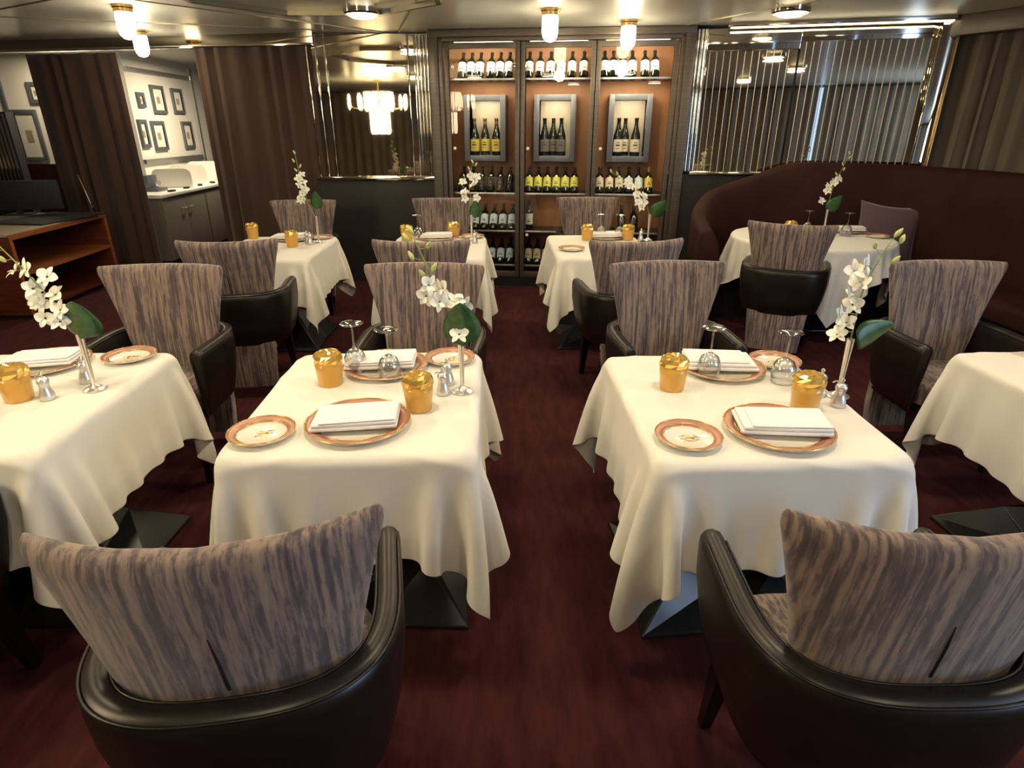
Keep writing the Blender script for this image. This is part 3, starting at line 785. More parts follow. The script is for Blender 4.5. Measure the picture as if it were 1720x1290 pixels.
# ================================================================= chairs
HW = .300
def shell_path(n=44):
    pts = []
    m_ = 9
    AY = [.245, .240, .230] + [.230 - .230 * q / 7 for q in range(1, 7)]
    for i in range(m_): pts.append((-HW + .012 * (1 - i / m_) , AY[i]))
    for i in range(n + 1):
        a = PI + PI * i / n
        c_, s_ = math.cos(a), math.sin(a)
        pts.append((HW * math.copysign(abs(c_) ** .74, c_), .275 * math.copysign(abs(s_) ** .74, s_)))
    for i in range(m_)[::-1]: pts.append((HW - .012 * (1 - i / m_), AY[i]))
    return pts
def chair_proto():
    r = thing('dining_chair', '', 'chair')
    P_ = shell_path()
    n = len(P_)
    prof = [(-.052, .350), (-.056, .50), (-.058, .63), (-.056, .658), (-.045, .674), (-.025, .680), (-.008, .674), (.002, .660), (.004, .64), (.003, .56), (-.012, .45), (-.035, .352), (-.042, .345)]
    rings = []; pi_ = []; po = []
    for i, p in enumerate(P_):
        a = Vector(P_[max(i - 1, 0)]); b_ = Vector(P_[min(i + 1, n - 1)]); t = (b_ - a).normalized(); nr = Vector((-t.y, t.x)) * -1
        # outward normal: away from the seat centre
        if nr.dot(Vector(p) - Vector((0, .0))) < 0: nr = -nr
        e = min(i, n - 1 - i)
        k = (.55, .86, .97)[e] if e < 3 else 1.0
        ring = []
        for d, z in prof:
            dd = -.027 + (d + .027) * k
            zz = z if z < .5 else z - (.012, .003, .0)[e] if e < 3 else z
            back = .05 * max(0, (.6 - z) / .25) * max(0, 1 - e / 9)
            ring.append((p[0] + nr.x * dd, p[1] + nr.y * dd - back, zz))
        rings.append(ring)
        if e > 2:
            pi_.append((p[0] + nr.x * -.052, p[1] + nr.y * -.052, .669)); po.append((p[0] + nr.x * -.001, p[1] + nr.y * -.001, .671))
    sh = MB().rings(rings).build('leather_shell', 'leather', r, angle=None)
    MB().tube(pi_, .0032, 6).tube(po, .0032, 6).build('piping', 'leather', sh, angle=None)
    # fabric back cushion: vase shaped, hollow towards the sitter
    rr = []
    zs = [.36, .40, .46, .52, .58, .64, .70, .76, .82, .88, .922, .949, .969, .978, .982]
    def hw(z):
        t = (z - .36) / .64
        return .185 + .045 * t + .078 * t ** 2
    ns = 20
    for z in zs:
        tk = .034 * (1 if z < .942 else math.sqrt(max(.05, 1 - ((z - .942) / .042) ** 2)))
        tk = max(tk, .006); W_ = hw(z) - (0 if z < .952 else (z - .952) ** 2 * 16)
        cy_ = -.160 - max(0, z - .6) * .15
        bend = .03 + .062 * max(0, (z - .5) / .5) ** 1.3
        ring = []
        for k in range(2 * ns):
            a = 2 * PI * k / (2 * ns)
            u = math.copysign(abs(math.cos(a)) ** .45, math.cos(a)); s_ = math.copysign(abs(math.sin(a)) ** .6, math.sin(a))
            zz = z + (.012 * u * u if z > .8 else 0) * (z - .8) / .2 * .4
            ring.append((u * W_, cy_ + bend * u * u + s_ * tk, zz))
        rr.append(ring)
    bk = MB().rings(rr).build('backrest', 'fabric', r, angle=None)
    MB().tube([(.0, -.2040, .67), (-.002, -.2165, .75), (-.006, -.2250, .81)], [.0035, .003, .001], 6).build('back_seam', 'black', bk)
    # seat cushion
    rr = []
    for z, k in ((.36, .95), (.37, 1.0), (.44, 1.0), (.462, .97), (.472, .90), (.476, .6), (.477, .2)):
        rr.append([(math.copysign(abs(math.cos(a)) ** .5, math.cos(a)) * .222 * k, .035 + math.copysign(abs(math.sin(a)) ** .5, math.sin(a)) * .215 * k, z) for a in [2 * PI * i / 36 for i in range(36)]])
    MB().rings(rr).build('seat_cushion', 'fabric', r, angle=None)
    MB().box(-.20, .20, -.19, .20, .29, .358, .01).build('underframe', 'black_wood', r)
    rr = []
    for z, k, y in ((.075, .88, -.215), (.20, .92, -.225), (.36, 1.0, -.205)):
        rr.append([(x * .205 * k, y + dy, z) for x, dy in ((-1, .05), (-1, 0), (-.8, -.022), (0, -.03), (.8, -.022), (1, 0), (1, .05))])
    MB().rings(rr).build('rear_panel', 'fabric', r, angle=60)
    for s in (-1, 1):
        mb = MB(); 
        mb.rings([[(s * .195 - .026, .20, .33), (s * .195 + .026, .20, .33), (s * .195 + .026, .14, .33), (s * .195 - .026, .14, .33)],
                  [(s * .205 - .014, .235, .0), (s * .205 + .014, .235, .0), (s * .205 + .014, .205, .0), (s * .205 - .014, .205, .0)]])
        mb.build('leg', 'black_wood', r, smooth=False)
        mb = MB()
        mb.rings([[(s * .14 - .022, -.17, .30), (s * .14 + .022, -.17, .30), (s * .14 + .022, -.215, .30), (s * .14 - .022, -.215, .30)],
                  [(s * .155 - .013, -.20, .0), (s * .155 + .013, -.20, .0), (s * .155 + .013, -.228, .0), (s * .155 - .013, -.228, .0)]])
        mb.build('leg', 'black_wood', r, smooth=False)
    return register(r)
ch0 = chair_proto()
chairs = [  # x, y, rotation in degrees (0 faces away from the camera), label
    (-.508, 1.005, 7, 'large foreground chair seen from behind at left centre, striped back in leather shell'),
    (.797, .995, -1, 'large foreground chair seen from behind at right, striped back in leather shell'),
    (-1.70, 1.27, 0, 'foreground chair mostly cut off at lower left, dark leg and seat corner showing'),
    (-1.60, 2.81, 180, 'striped chair facing camera behind the left edge table'),
    (-.345, 2.80, 176, 'striped chair facing camera behind the left centre table'),
    (.865, 2.81, 183, 'striped chair facing camera behind the right centre table'),
    (2.245, 2.78, 180, 'striped chair facing camera behind the table at right edge'),
    (-1.60, 3.83, 6, 'chair seen from behind with dark shell at the far left table'),
    (-.43, 3.80, 0, 'chair seen from behind at the far middle table, leather shell hidden'),
    (.84, 3.76, 7, 'chair seen from behind with dark shell at the far right table'),
    (2.15, 4.38, -28, 'chair seen from behind tucked up to the round table'),
    (-1.72, 5.66, 184, 'farthest striped chair facing camera beside second brown curtain'),
    (-.46, 5.78, 180, 'farthest striped chair facing camera before the dark wall panel'),
    (.90, 5.82, 180, 'farthest striped chair facing camera before the wine cabinet'),
]
CG = 'striped dining chairs around the white tables'
for i, (x, y, a, lb) in enumerate(chairs):
    if i == 0: ch0.location = (x, y, 0); ch0.rotation_euler = (0, 0, R(a)); tag(ch0, lb, 'chair', CG)
    else: dup(ch0, lb, (x, y, 0), R(a), CG)

# ================================================================= tables and draped cloths
def drape(hx, hy, cx, cy, rot=0.0, seed=0, round_r=None, steps=330, h=.0225, zt=.748, lift=None):
    """relax a square of cloth over a table top (position based dynamics)"""
    rnd = np.random.RandomState(seed)
    nx = int(round(cx / h)) + 1; ny = int(round(cy / h)) + 1
    X, Y = np.meshgrid(np.linspace(-cx / 2, cx / 2, nx), np.linspace(-cy / 2, cy / 2, ny), indexing='ij')
    c_, s_ = math.cos(rot), math.sin(rot)
    P = np.stack([X * c_ - Y * s_, X * s_ + Y * c_, np.full_like(X, zt + .004)], -1)
    for k in range(7):
        f = rnd.uniform(3, 9, 2); ph = rnd.uniform(0, 6.28)
        P[..., 2] += .0035 * np.sin(X * f[0] + Y * f[1] * rnd.choice([-1, 1]) + ph) * (np.maximum(np.abs(X) / (cx / 2), np.abs(Y) / (cy / 2)))
    V = np.zeros_like(P)
    hx_, hy_ = cx / (nx - 1), cy / (ny - 1); dg = math.hypot(hx_, hy_)
    cons = []
    def sl(a, b, L, k): cons.append((a, b, L, k))
    for o_ in (0, 1):
        n_ = (nx - o_) // 2 * 2
        if (nx - o_) % 2: e = nx - 1 + (0 if o_ == 0 else 0)
        i0 = np.arange(o_, nx - 1, 2); sl((i0, slice(None)), (i0 + 1, slice(None)), hx_, 1.0)
        j0 = np.arange(o_, ny - 1, 2); sl((slice(None), j0), (slice(None), j0 + 1), hy_, 1.0)
    for o_ in (0, 1):
        i0 = np.arange(o_, nx - 1, 2)
        sl((i0[:, None], np.arange(0, ny - 1)[None]), (i0[:, None] + 1, np.arange(1, ny)[None]), dg, .6)
        sl((i0[:, None], np.arange(1, ny)[None]), (i0[:, None] + 1, np.arange(0, ny - 1)[None]), dg, .6)
    for o_ in range(4):
        i0 = np.arange(o_, nx - 2, 4); sl((i0, slice(None)), (i0 + 2, slice(None)), 2 * hx_, .13)
        j0 = np.arange(o_, ny - 2, 4); sl((slice(None), j0), (slice(None), j0 + 2), 2 * hy_, .13)
    rr = .007
    dt = 1 / 60
    for st_ in range(steps):
        V[..., 2] -= 5.5 * dt
        V *= .965
        Q = P.copy(); P = P + V * dt
        for it in range(11):
            for a, b, L, k in cons:
                pa = P[a]; pb = P[b]; d = pb - pa; ln = np.sqrt((d * d).sum(-1, keepdims=True)) + 1e-9
                corr = d * ((ln - L) / ln * .5 * k)
                P[a] = pa + corr; P[b] = pb - corr
            # collision with the rounded column under the top
            x, y, z = P[..., 0], P[..., 1], P[..., 2]
            qz = z - (zt - rr)
            if round_r is None:
                qx = np.abs(x) - (hx - rr); qy = np.abs(y) - (hy - rr)
                mx = np.stack([np.maximum(qx, 0), np.maximum(qy, 0), np.maximum(qz, 0)], -1)
                ln = np.sqrt((mx * mx).sum(-1)); inside = np.maximum(np.maximum(qx, qy), qz)
                sd = np.where(ln > 0, ln, np.minimum(inside, 0)) - rr
                g = np.where(ln[..., None] > 1e-9, mx / (ln[..., None] + 1e-12), 0)
                gi = np.zeros_like(g); am = np.argmax(np.stack([qx, qy, qz], -1), -1)
                for c3 in range(3): gi[..., c3] = (am == c3)
                g = np.where(ln[..., None] > 1e-9, g, gi)
                g[..., 0] *= np.sign(x); g[..., 1] *= np.sign(y)
            else:
                rad = np.sqrt(x * x + y * y) + 1e-9
                qr = rad - (round_r - rr)
                mx = np.stack([np.maximum(qr, 0), np.maximum(qz, 0)], -1)
                ln = np.sqrt((mx * mx).sum(-1)); sd = np.where(ln > 0, ln, np.minimum(np.maximum(qr, qz), 0)) - rr
                gr = np.where(ln > 1e-9, mx[..., 0] / (ln + 1e-12), (qr > qz)); gz = np.where(ln > 1e-9, mx[..., 1] / (ln + 1e-12), (qz >= qr))
                g = np.stack([gr * x / rad, gr * y / rad, gz], -1)
            pen = np.maximum(.0025 - sd, 0)[..., None]
            P = P + g * pen
            hit = (pen[..., 0] > 0)
            fr = np.where((g[..., 2] > .7) & hit, .55, np.where(hit, .15, 0))
            P[..., 0] += (Q[..., 0] - P[..., 0]) * fr; P[..., 1] += (Q[..., 1] - P[..., 1]) * fr
            if lift is not None:
                P[..., 2] = np.maximum(P[..., 2], lift(P)); P[..., 1] = np.minimum(P[..., 1], .675); P[..., 0] = np.maximum(P[..., 0], -.76)
        V = (P - Q) / dt
        sp = np.sqrt((V * V).sum(-1, keepdims=True)); V = V * np.minimum(1, 3.0 / (sp + 1e-9))
    return P
def cloth_obj(P, name, label, loc, rz=0, cat='tablecloth', group=None, mesh=None):
    if mesh is None:
        nx, ny = P.shape[:2]
        v = P.reshape(-1, 3).tolist()
        f = [(i * ny + j, (i + 1) * ny + j, (i + 1) * ny + j + 1, i * ny + j + 1) for i in range(nx - 1) for j in range(ny - 1)]
        o = link_mesh(name, v, f, 'linen', None, True, loc, (0, 0, rz))
        so = o.modifiers.new('thickness', 'SOLIDIFY'); so.thickness = .0016; so.offset = 0
        sb = o.modifiers.new('smooth', 'SUBSURF'); sb.levels = 1; sb.render_levels = 2
    else:
        o = mesh.copy(); C.objects.link(o); o.location = loc; o.rotation_euler = (0, 0, rz)
    return tag(o, label, cat, group)
def table_proto(hx, hy, round_r=None):
    r = thing('dining_table', '', 'table')
    hx -= .034; hy -= .034
    if round_r: MB().lathe([(0, .712), (round_r - .05, .712), (round_r - .04, .718), (round_r - .04, .724), (round_r - .06, .736), (0, .736)], 48).build('tabletop', 'black_wood', r)
    else: MB().box(-hx, hx, -hy, hy, .712, .741, .008).build('tabletop', 'black_wood', r)
    MB().box(-.045, .045, -.045, .045, .16, .715, .004).build('column', 'black_metal', r)
    b_ = .325
    ring = lambda k, z: [(-k, -k, z), (0, -k * .93, z), (k, -k, z), (k * .93, 0, z), (k, k, z), (0, k * .93, z), (-k, k, z), (-k * .93, 0, z)]
    ring2 = lambda k, z, q: [(-k, -k, z), (0, -k * q, z * .55), (k, -k, z), (k * q, 0, z * .55), (k, k, z), (0, k * q, z * .55), (-k, k, z), (-k * q, 0, z * .55)]
    pb = MB().rings([ring(b_, 0), ring(b_, .014), ring2(.17, .17, .9), ring(.05, .27)]).build('pyramid_base', 'black_metal', r, smooth=False)
    bv = pb.modifiers.new('edges', 'BEVEL'); bv.width = .005; bv.segments = 2; bv.limit_method = 'ANGLE'; bv.angle_limit = R(12)
    return register(r)
HX, HY = .372, .435
t0 = table_proto(HX - .004, HY - .004); t1 = table_proto(HX - .004, .486); tr = table_proto(0, 0, .64)
tabs = [(t0, -.425, 1.92, 'left centre table in the foreground on a black pyramid base'),
        (t0, .810, 1.86, 'right centre table in the foreground on a black pyramid base'),
        (t0, -1.675, 1.96, 'table cut by the left image edge on a black pyramid base'),
        (t0, 2.245, 1.86, 'table cut by the right image edge on a black pyramid base'),
        (t1, -1.675, 4.76, 'far left table before the brown curtain, under white cloth'),
        (t1, -.430, 4.76, 'far middle table behind two chairs, under white cloth'),
        (t1, .825, 4.76, 'far right table before the wine cabinet, under white cloth'),
        (tr, 2.69, 5.12, 'round table in front of the burgundy booth, under white cloth')]
done = set()
for p_, x, y, lb in tabs:
    g = 'square dining tables under white cloths' if p_ is not tr else None
    if p_.name in done: dup(p_, lb, (x, y, 0), group=g)
    else: done.add(p_.name); p_.location = (x, y, 0); tag(p_, lb, 'table', g)
CA_ = drape(HX, HY, 1.38, 1.49, R(1.0), 3)
CB_ = drape(HX, HY, 1.40, 1.52, R(-4), 11)
CC_ = drape(HX, .49, 1.38, 1.56, R(1.5), 5)
CR_ = drape(0, 0, 1.66, 1.66, R(38), 8, round_r=.645, lift=lambda P: np.where(P[..., 1] > .18, .485, .1))
TG = 'white cloths on the square tables'
c0 = cloth_obj(CA_, 'tablecloth', 'white tablecloth on the left centre table in the foreground', (-.425, 1.92, 0), 0, group=TG)
c1 = cloth_obj(CB_, 'tablecloth', 'white tablecloth on the right centre table, long corner hanging near the aisle', (.810, 1.86, 0), 0, group=TG)
cloth_obj(None, 'tablecloth', 'white tablecloth on the table cut by the left image edge', (-1.675, 1.96, 0), PI, group=TG, mesh=c0)
cloth_obj(None, 'tablecloth', 'white tablecloth on the table cut by the right image edge', (2.245, 1.86, 0), PI, group=TG, mesh=c1)
c2 = cloth_obj(CC_, 'tablecloth', 'white tablecloth on the far left table before the brown curtain', (-1.675, 4.76, 0), 0, group=TG)
cloth_obj(None, 'tablecloth', 'white tablecloth on the far middle table, mostly behind chair backs', (-.430, 4.76, 0), PI, group=TG, mesh=c2)
cloth_obj(None, 'tablecloth', 'white tablecloth on the far right table before the wine cabinet', (.825, 4.76, 0), 0, group=TG, mesh=c2)
cloth_obj(CR_, 'tablecloth', 'white tablecloth with hanging points on the round table', (2.69, 5.12, 0), 0)
ZT = .7525

# ================================================================= tableware
def plate_proto(name, R_, well):
    r = thing(name, '', 'plate')
    pr = [(0, .001), (well * .8, .0), (well * .88, .004), (R_ * .985, .0155), (R_, .018), (R_ * .99, .0195), (well * 1.02, .0095), (well * .93, .0055), (0, .0045)]
    MB().lathe(pr, 64).build('plate_body', 'china', r, angle=None)
    MB().lathe([(well * 1.06, .0108), (R_ * .985, .0198), (R_ * .985, .0206), (well * 1.06, .0116), (well * 1.06, .0108)], 64, caps=False).build('lustre_rim', 'copper', r, angle=None)
    MB().lathe([(R_ * .975, .0192), (R_ * 1.0, .0195), (R_ * .998, .0212), (R_ * .975, .0212), (R_ * .975, .0192)], 64, caps=False).lathe([(well * 1.01, .0100), (well * 1.05, .0108), (well * 1.05, .0120), (well * 1.01, .0113), (well * 1.01, .0100)], 64, caps=False).build('gold_line', 'gold', r, angle=None)
    return r
pl0 = register(plate_proto('dinner_plate', .160, .118))
br0 = plate_proto('bread_plate', .098, .070)
# gold scroll monogram in the middle of the bread plate
mb = MB()
for s, ox in ((1, -.014), (-1, .014), (1, .0)):
    p_ = [(ox + s * .012 * math.sin(t * 2.2) + .002 * t, -.020 + .0065 * t + .004 * math.sin(t * 3 + ox * 90), .0052) for t in [k * .25 for k in range(26)]]
    mb.tube(p_, .0009, 5)
mb.tube([(-.026, .004, .0052), (-.012, .012, .0052), (.004, .002, .0052), (.02, .010, .0052), (.028, .002, .0052)], .0009, 5)
mb.build('gold_monogram', 'gold', br0)
register(br0)
def napkin_proto():
    r = thing('folded_napkin', '', 'napkin')
    def sheet(x0, x1, y0, y1, z0, z1, b, name, sag=0):
        mb = MB().box(x0, x1, y0, y1, z0, z1, b)
        mb.v = [(x + .004 * math.sin(y * 40), y + .003 * math.sin(x * 25), z + .003 * math.sin(x * 17 + y * 9) - sag * abs(x) ** 2) for x, y, z in mb.v]
        return mb.build(name, 'napkin', r, angle=None)
    sheet(-.130, .128, -.076, .078, .0, .012, .005, 'lower_fold')
    sheet(-.124, .126, -.074, .072, .0125, .024, .005, 'middle_fold')
    sheet(-.100, .124, -.072, .060, .0245, .032, .004, 'top_fold')
    return register(r)
na0 = napkin_proto()
def tumbler_proto():
    r = thing('amber_tumbler', '', 'glass')
    MB().lathe([(.0, .078), (.030, .076), (.038, .06), (.0335, .002), (.0345, 0), (.0365, 0), (.0375, .002), (.0425, .055), (.0445, .080), (.0, .080)], 28).build('glass_body', 'amber', r, angle=None)
    rnd = random.Random(4)
    rings = []
    for z, k in ((.080, .0445), (.092, .0455), (.104, .040), (.112, .030), (.114, .018)):
        rings.append([(k * (1 + .05 * (-1) ** j) * math.cos(2 * PI * j / 16 + z * 9), k * (1 + .05 * (-1) ** j) * math.sin(2 * PI * j / 16 + z * 9), z + rnd.uniform(-.0025, .0025)) for j in range(16)])
    rings.append([(.006 * math.cos(2 * PI * j / 16), .006 * math.sin(2 * PI * j / 16), .107) for j in range(16)])
    MB().rings(rings).build('faceted_base', 'amber_base', r, smooth=False)
    return register(r)
tu0 = tumbler_proto(); tu0.scale = (1.1, 1.1, 1.1)
def wineglass_proto():
    r = thing('wine_glass', '', 'glass')
    MB().lathe([(.0, .194), (.020, .193), (.042, .190), (.0435, .1885), (.042, .187), (.018, .184), (.006, .178), (.0, .177)], 36).build('foot', 'glass', r, angle=None)
    MB().lathe([(.0, .178), (.0045, .176), (.0036, .15), (.0036, .11), (.006, .094), (.0, .092)], 16).build('stem', 'glass', r, angle=None)
    MB().lathe([(.0, .094), (.012, .092), (.030, .080), (.040, .060), (.0425, .038), (.040, .015), (.037, 0), (.0358, 0), (.0388, .015), (.0412, .038), (.0387, .059), (.029, .078), (.012, .089), (.0, .0905)], 36).build('bowl', 'glass', r, angle=None)
    return register(r)
wg0 = wineglass_proto()
def mill_proto():
    r = thing('salt_pepper_mill', '', 'mill')
    MB().lathe([(0, 0), (.022, 0), (.0235, .004), (.023, .018), (.0165, .038), (.0145, .048), (.017, .058), (0, .058)], 28).build('mill_body', 'steel', r)
    MB().lathe([(0, .059), (.0175, .059), (.0185, .066), (.015, .076), (.007, .081), (0, .081)], 28).build('mill_cap', 'steel', r)
    k_ = MB().lathe([(0, .080), (.004, .081), (.0035, .085), (.007, .090), (.006, .096), (0, .099)], 16).tube([(.0, 0, .083), (.02, 0, .084), (.026, 0, .078)], .0022, 6)
    k_.build('crank_knob', 'silver', r)
    return register(r)
mi0 = mill_proto()
def vase_proto():
    r = thing('bud_vase', '', 'vase')
    MB().lathe([(0, 0), (.036, 0), (.037, .003), (.030, .007), (.024, .008), (.016, .014), (.0075, .022), (0, .022)], 32).build('vase_foot', 'silver', r)
    MB().lathe([(0, .02), (.0065, .021), (.0075, .06), (.010, .15), (.0125, .205), (.011, .205), (.008, .15), (.0, .145)], 20).build('vase_tube', 'silver', r)
    return register(r)
va0 = vase_proto()
def put(proto, items, cat, group):
    for i, it in enumerate(items):
        x, y, z, a, lb = it
        if i == 0: proto.location = (x, y, z); proto.rotation_euler = (0, 0, R(a)); tag(proto, lb, cat, group)
        else: dup(proto, lb, (x, y, z), R(a), group)
put(pl0, [
    (-.422, 1.685, ZT, 0, 'copper rimmed dinner plate at the near place, left centre table'),
    (.852, 1.605, ZT, 0, 'copper rimmed dinner plate at the near place, right centre table'),
    (-.415, 2.165, ZT, 0, 'copper rimmed dinner plate at the far place, left centre table'),
    (.86, 2.115, ZT, 0, 'copper rimmed dinner plate at the far place, right centre table'),
    (-1.735, 1.70, ZT, 0, 'dinner plate cut by the left image edge'),
    (-1.735, 2.235, ZT, 0, 'dinner plate under napkin at the far place, left edge table'),
    (-1.62, 5.06, ZT, 0, 'dinner plate at the far place on the far left table'),
    (-.46, 5.06, ZT, 0, 'dinner plate at the far place on the far middle table'),
    (.93, 5.06, ZT, 0, 'dinner plate at the far place on the far right table'),
    (-1.74, 4.50, ZT, 0, 'dinner plate at the near place on the far left table'),
    (3.10, 5.31, ZT, 0, 'dinner plate with napkin on right side of the round table'),
    (2.46, 5.36, ZT, 0, 'dinner plate behind the chair back on the round table')], 'plate', 'copper rimmed dinner plates')
put(na0, [
    (-.425, 1.685, ZT + .019, 4, 'white folded napkin on the near plate, left centre table'),
    (.862, 1.612, ZT + .019, -8, 'white folded napkin on the near plate, right centre table'),
    (-.43, 2.175, ZT + .019, 2, 'white folded napkin on the far plate, left centre table'),
    (.85, 2.125, ZT + .019, 176, 'white folded napkin on the far plate, right centre table'),
    (-1.735, 2.235, ZT + .019, 8, 'white folded napkin on the far plate, left edge table'),
    (-1.66, 5.05, ZT + .019, 4, 'white folded napkin at the far place, far left table'),
    (-.46, 5.06, ZT + .019, 0, 'white folded napkin at the far place, far middle table'),
    (.93, 5.06, ZT + .019, 0, 'white folded napkin at the far place, far right table'),
    (-1.72, 4.50, ZT + .019, 14, 'white folded napkin at the near place, far left table'),
    (3.10, 5.31, ZT + .019, -14, 'white folded napkin on right side of the round table'),
    (2.46, 5.36, ZT + .019, 30, 'white folded napkin behind the chair back, round table')], 'napkin', 'white folded napkins')
put(br0, [
    (-.695, 1.625, ZT, 20, 'bread plate with gold monogram, front left of the left centre table'),
    (.566, 1.560, ZT, -15, 'bread plate with gold monogram, front left of the right centre table'),
    (-.175, 2.240, ZT, 30, 'bread plate at the back right of the left centre table'),
    (1.085, 2.165, ZT, 10, 'bread plate at the back right of the right centre table'),
    (-1.446, 2.300, ZT, 0, 'bread plate at the back right of the left edge table'),
    (-1.42, 5.12, ZT, 0, 'bread plate at the back right of the far left table'),
    (-.17, 5.12, ZT, 0, 'bread plate at the back right of the far middle table'),
    (.585, 4.54, ZT, 0, 'bread plate at the front left of the far right table'),
    (3.20, 5.03, ZT, 0, 'bread plate at right front of the round table')], 'plate', 'bread plates with gold monograms')
put(tu0, [
    (-.588, 2.020, ZT, 0, 'upturned amber tumbler at the back left of the left centre table'),
    (-.248, 1.800, ZT, 20, 'upturned amber tumbler by the mills on the left centre table'),
    (.622, 1.940, ZT, 40, 'upturned amber tumbler at the back left of the right centre table'),
    (1.010, 1.765, ZT, 60, 'upturned amber tumbler by the mills on the right centre table'),
    (-1.606, 1.915, ZT, 10, 'upturned amber tumbler nearest the mills on the left edge table'),
    (2.165, 2.200, ZT, 0, 'upturned amber tumbler at the right image edge'),
    (-1.540, 4.745, ZT, 0, 'upturned amber tumbler in the middle of the far left table'),
    (-1.98, 5.14, ZT, 30, 'upturned amber tumbler rear left of the far left table'),
    (-.696, 4.99, ZT, 0, 'upturned amber tumbler at left on the far middle table'),
    (-.325, 5.14, ZT, 0, 'upturned amber tumbler at rear right of the far middle table'),
    (.764, 4.98, ZT, 0, 'upturned amber tumbler at left on the far right table'),
    (1.094, 4.96, ZT, 0, 'upturned amber tumbler at right on the far right table'),
    (2.50, 5.12, ZT, 0, 'upturned amber tumbler just above the chair at the round table')], 'glass', 'upturned amber tumblers')
put(wg0, [
    (-.520, 2.135, ZT, 0, 'upturned wine glass at rear left on the left centre table'),
    (-.382, 2.060, ZT, 0, 'upturned wine glass in the middle of the left centre table'),
    (.785, 2.045, ZT, 0, 'upturned wine glass in the middle of the right centre table'),
    (1.035, 1.985, ZT, 0, 'upturned wine glass at right on the right centre table'),
    (-1.91, 2.12, ZT, 0, 'upturned wine glass cut by the left image edge'),
    (-.615, 5.08, ZT, 0, 'upturned wine glass on the far middle table'),
    (.895, 5.10, ZT, 0, 'upturned wine glass at left of the pair on the far right table'),
    (1.045, 5.06, ZT, 0, 'upturned wine glass at right of the pair on the far right table'),
    (2.72, 5.28, ZT, 0, 'upturned wine glass at left of the orchid on the round table'),
    (2.98, 5.12, ZT, 0, 'upturned wine glass at right of the orchid on the round table')], 'glass', 'upturned wine glasses')
put(mi0, [
    (-.178, 1.915, ZT, 200, 'steel mill nearest the tumbler on the left centre table'),
    (-.168, 2.005, ZT, 190, 'steel mill behind the other on the left centre table'),
    (1.108, 1.865, ZT, 180, 'steel mill left of its pair on the right centre table'),
    (1.130, 1.780, ZT, 150, 'steel mill in front of its pair on the right centre table'),
    (-1.512, 1.915, ZT, 170, 'steel mill beside the tumbler on the left edge table'),
    (-1.470, 2.060, ZT, 160, 'steel mill behind the vase on the left edge table'),
    (-1.470, 4.90, ZT, 0, 'steel mill at left of its pair on the far left table'),
    (-1.430, 4.84, ZT, 0, 'steel mill at right of its pair on the far left table'),
    (-.145, 4.86, ZT, 0, 'steel mill by the vase on the far middle table'),
    (1.19, 4.92, ZT, 0, 'steel mill by the vase on the far right table')], 'mill', 'steel salt and pepper mills')
vs = [(-.113, 1.935, 'left centre table'), (1.172, 1.856, 'right centre table'), (-1.403, 1.995, 'left edge table'),
      (-1.385, 4.92, 'far left table'), (-.172, 4.98, 'far middle table'), (1.255, 4.95, 'far right table'), (2.84, 5.22, 'round table')]
put(va0, [(x, y, ZT, 0, 'slender silver bud vase on the ' + t) for x, y, t in vs], 'vase', 'silver bud vases')

# ================================================================= orchids
def petal(mb, ang, L_, w_, lift, T):
    n = 6; v = []; f = []
    for i in range(n + 1):
        t = i / n; ww = w_ * math.sin(PI * min(.96, .12 + .84 * t)) ** .8; rad = .003 + L_ * t; z = lift * t - .35 * L_ * t * t
        for s in (-1, -.5, 0, .5, 1): v.append((rad, s * ww, z + .0035 * (s * s) * (1 - t)))
    for i in range(n):
        for k in range(4): f.append((i * 5 + k, (i + 1) * 5 + k, (i + 1) * 5 + k + 1, i * 5 + k + 1))
    mb.add(v, f, T @ Matrix.Rotation(ang, 4, 'Z'))
def flower_mesh(seed):
    rnd = random.Random(seed); mb = MB()
    I = Matrix.Identity(4)
    for k, (wd, ln) in enumerate(((.0075, .026), (.013, .024), (.0075, .025), (.0075, .025), (.013, .024))):
        petal(mb, R(90 + 72 * k + rnd.uniform(-8, 8)), ln, wd, .012 + rnd.uniform(-.004, .006), I)
    petal(mb, R(-90), .013, .006, .016, Matrix.Translation((0, 0, .002)))
    o = mb.build('flower', 'petal', None, angle=None)
    return o.data, o
fm = []
for s in range(4):
    d, o = flower_mesh(s); fm.append(d); bpy.data.objects.remove(o)
for d in fm: d.name = 'flower'
bo_ = MB().lathe([(0, -.012), (.004, -.008), (.0065, 0), (.0048, .009), (.0012, .016), (0, .017)], 10).build('bud', 'bud')
budm = bo_.data; bpy.data.objects.remove(bo_)
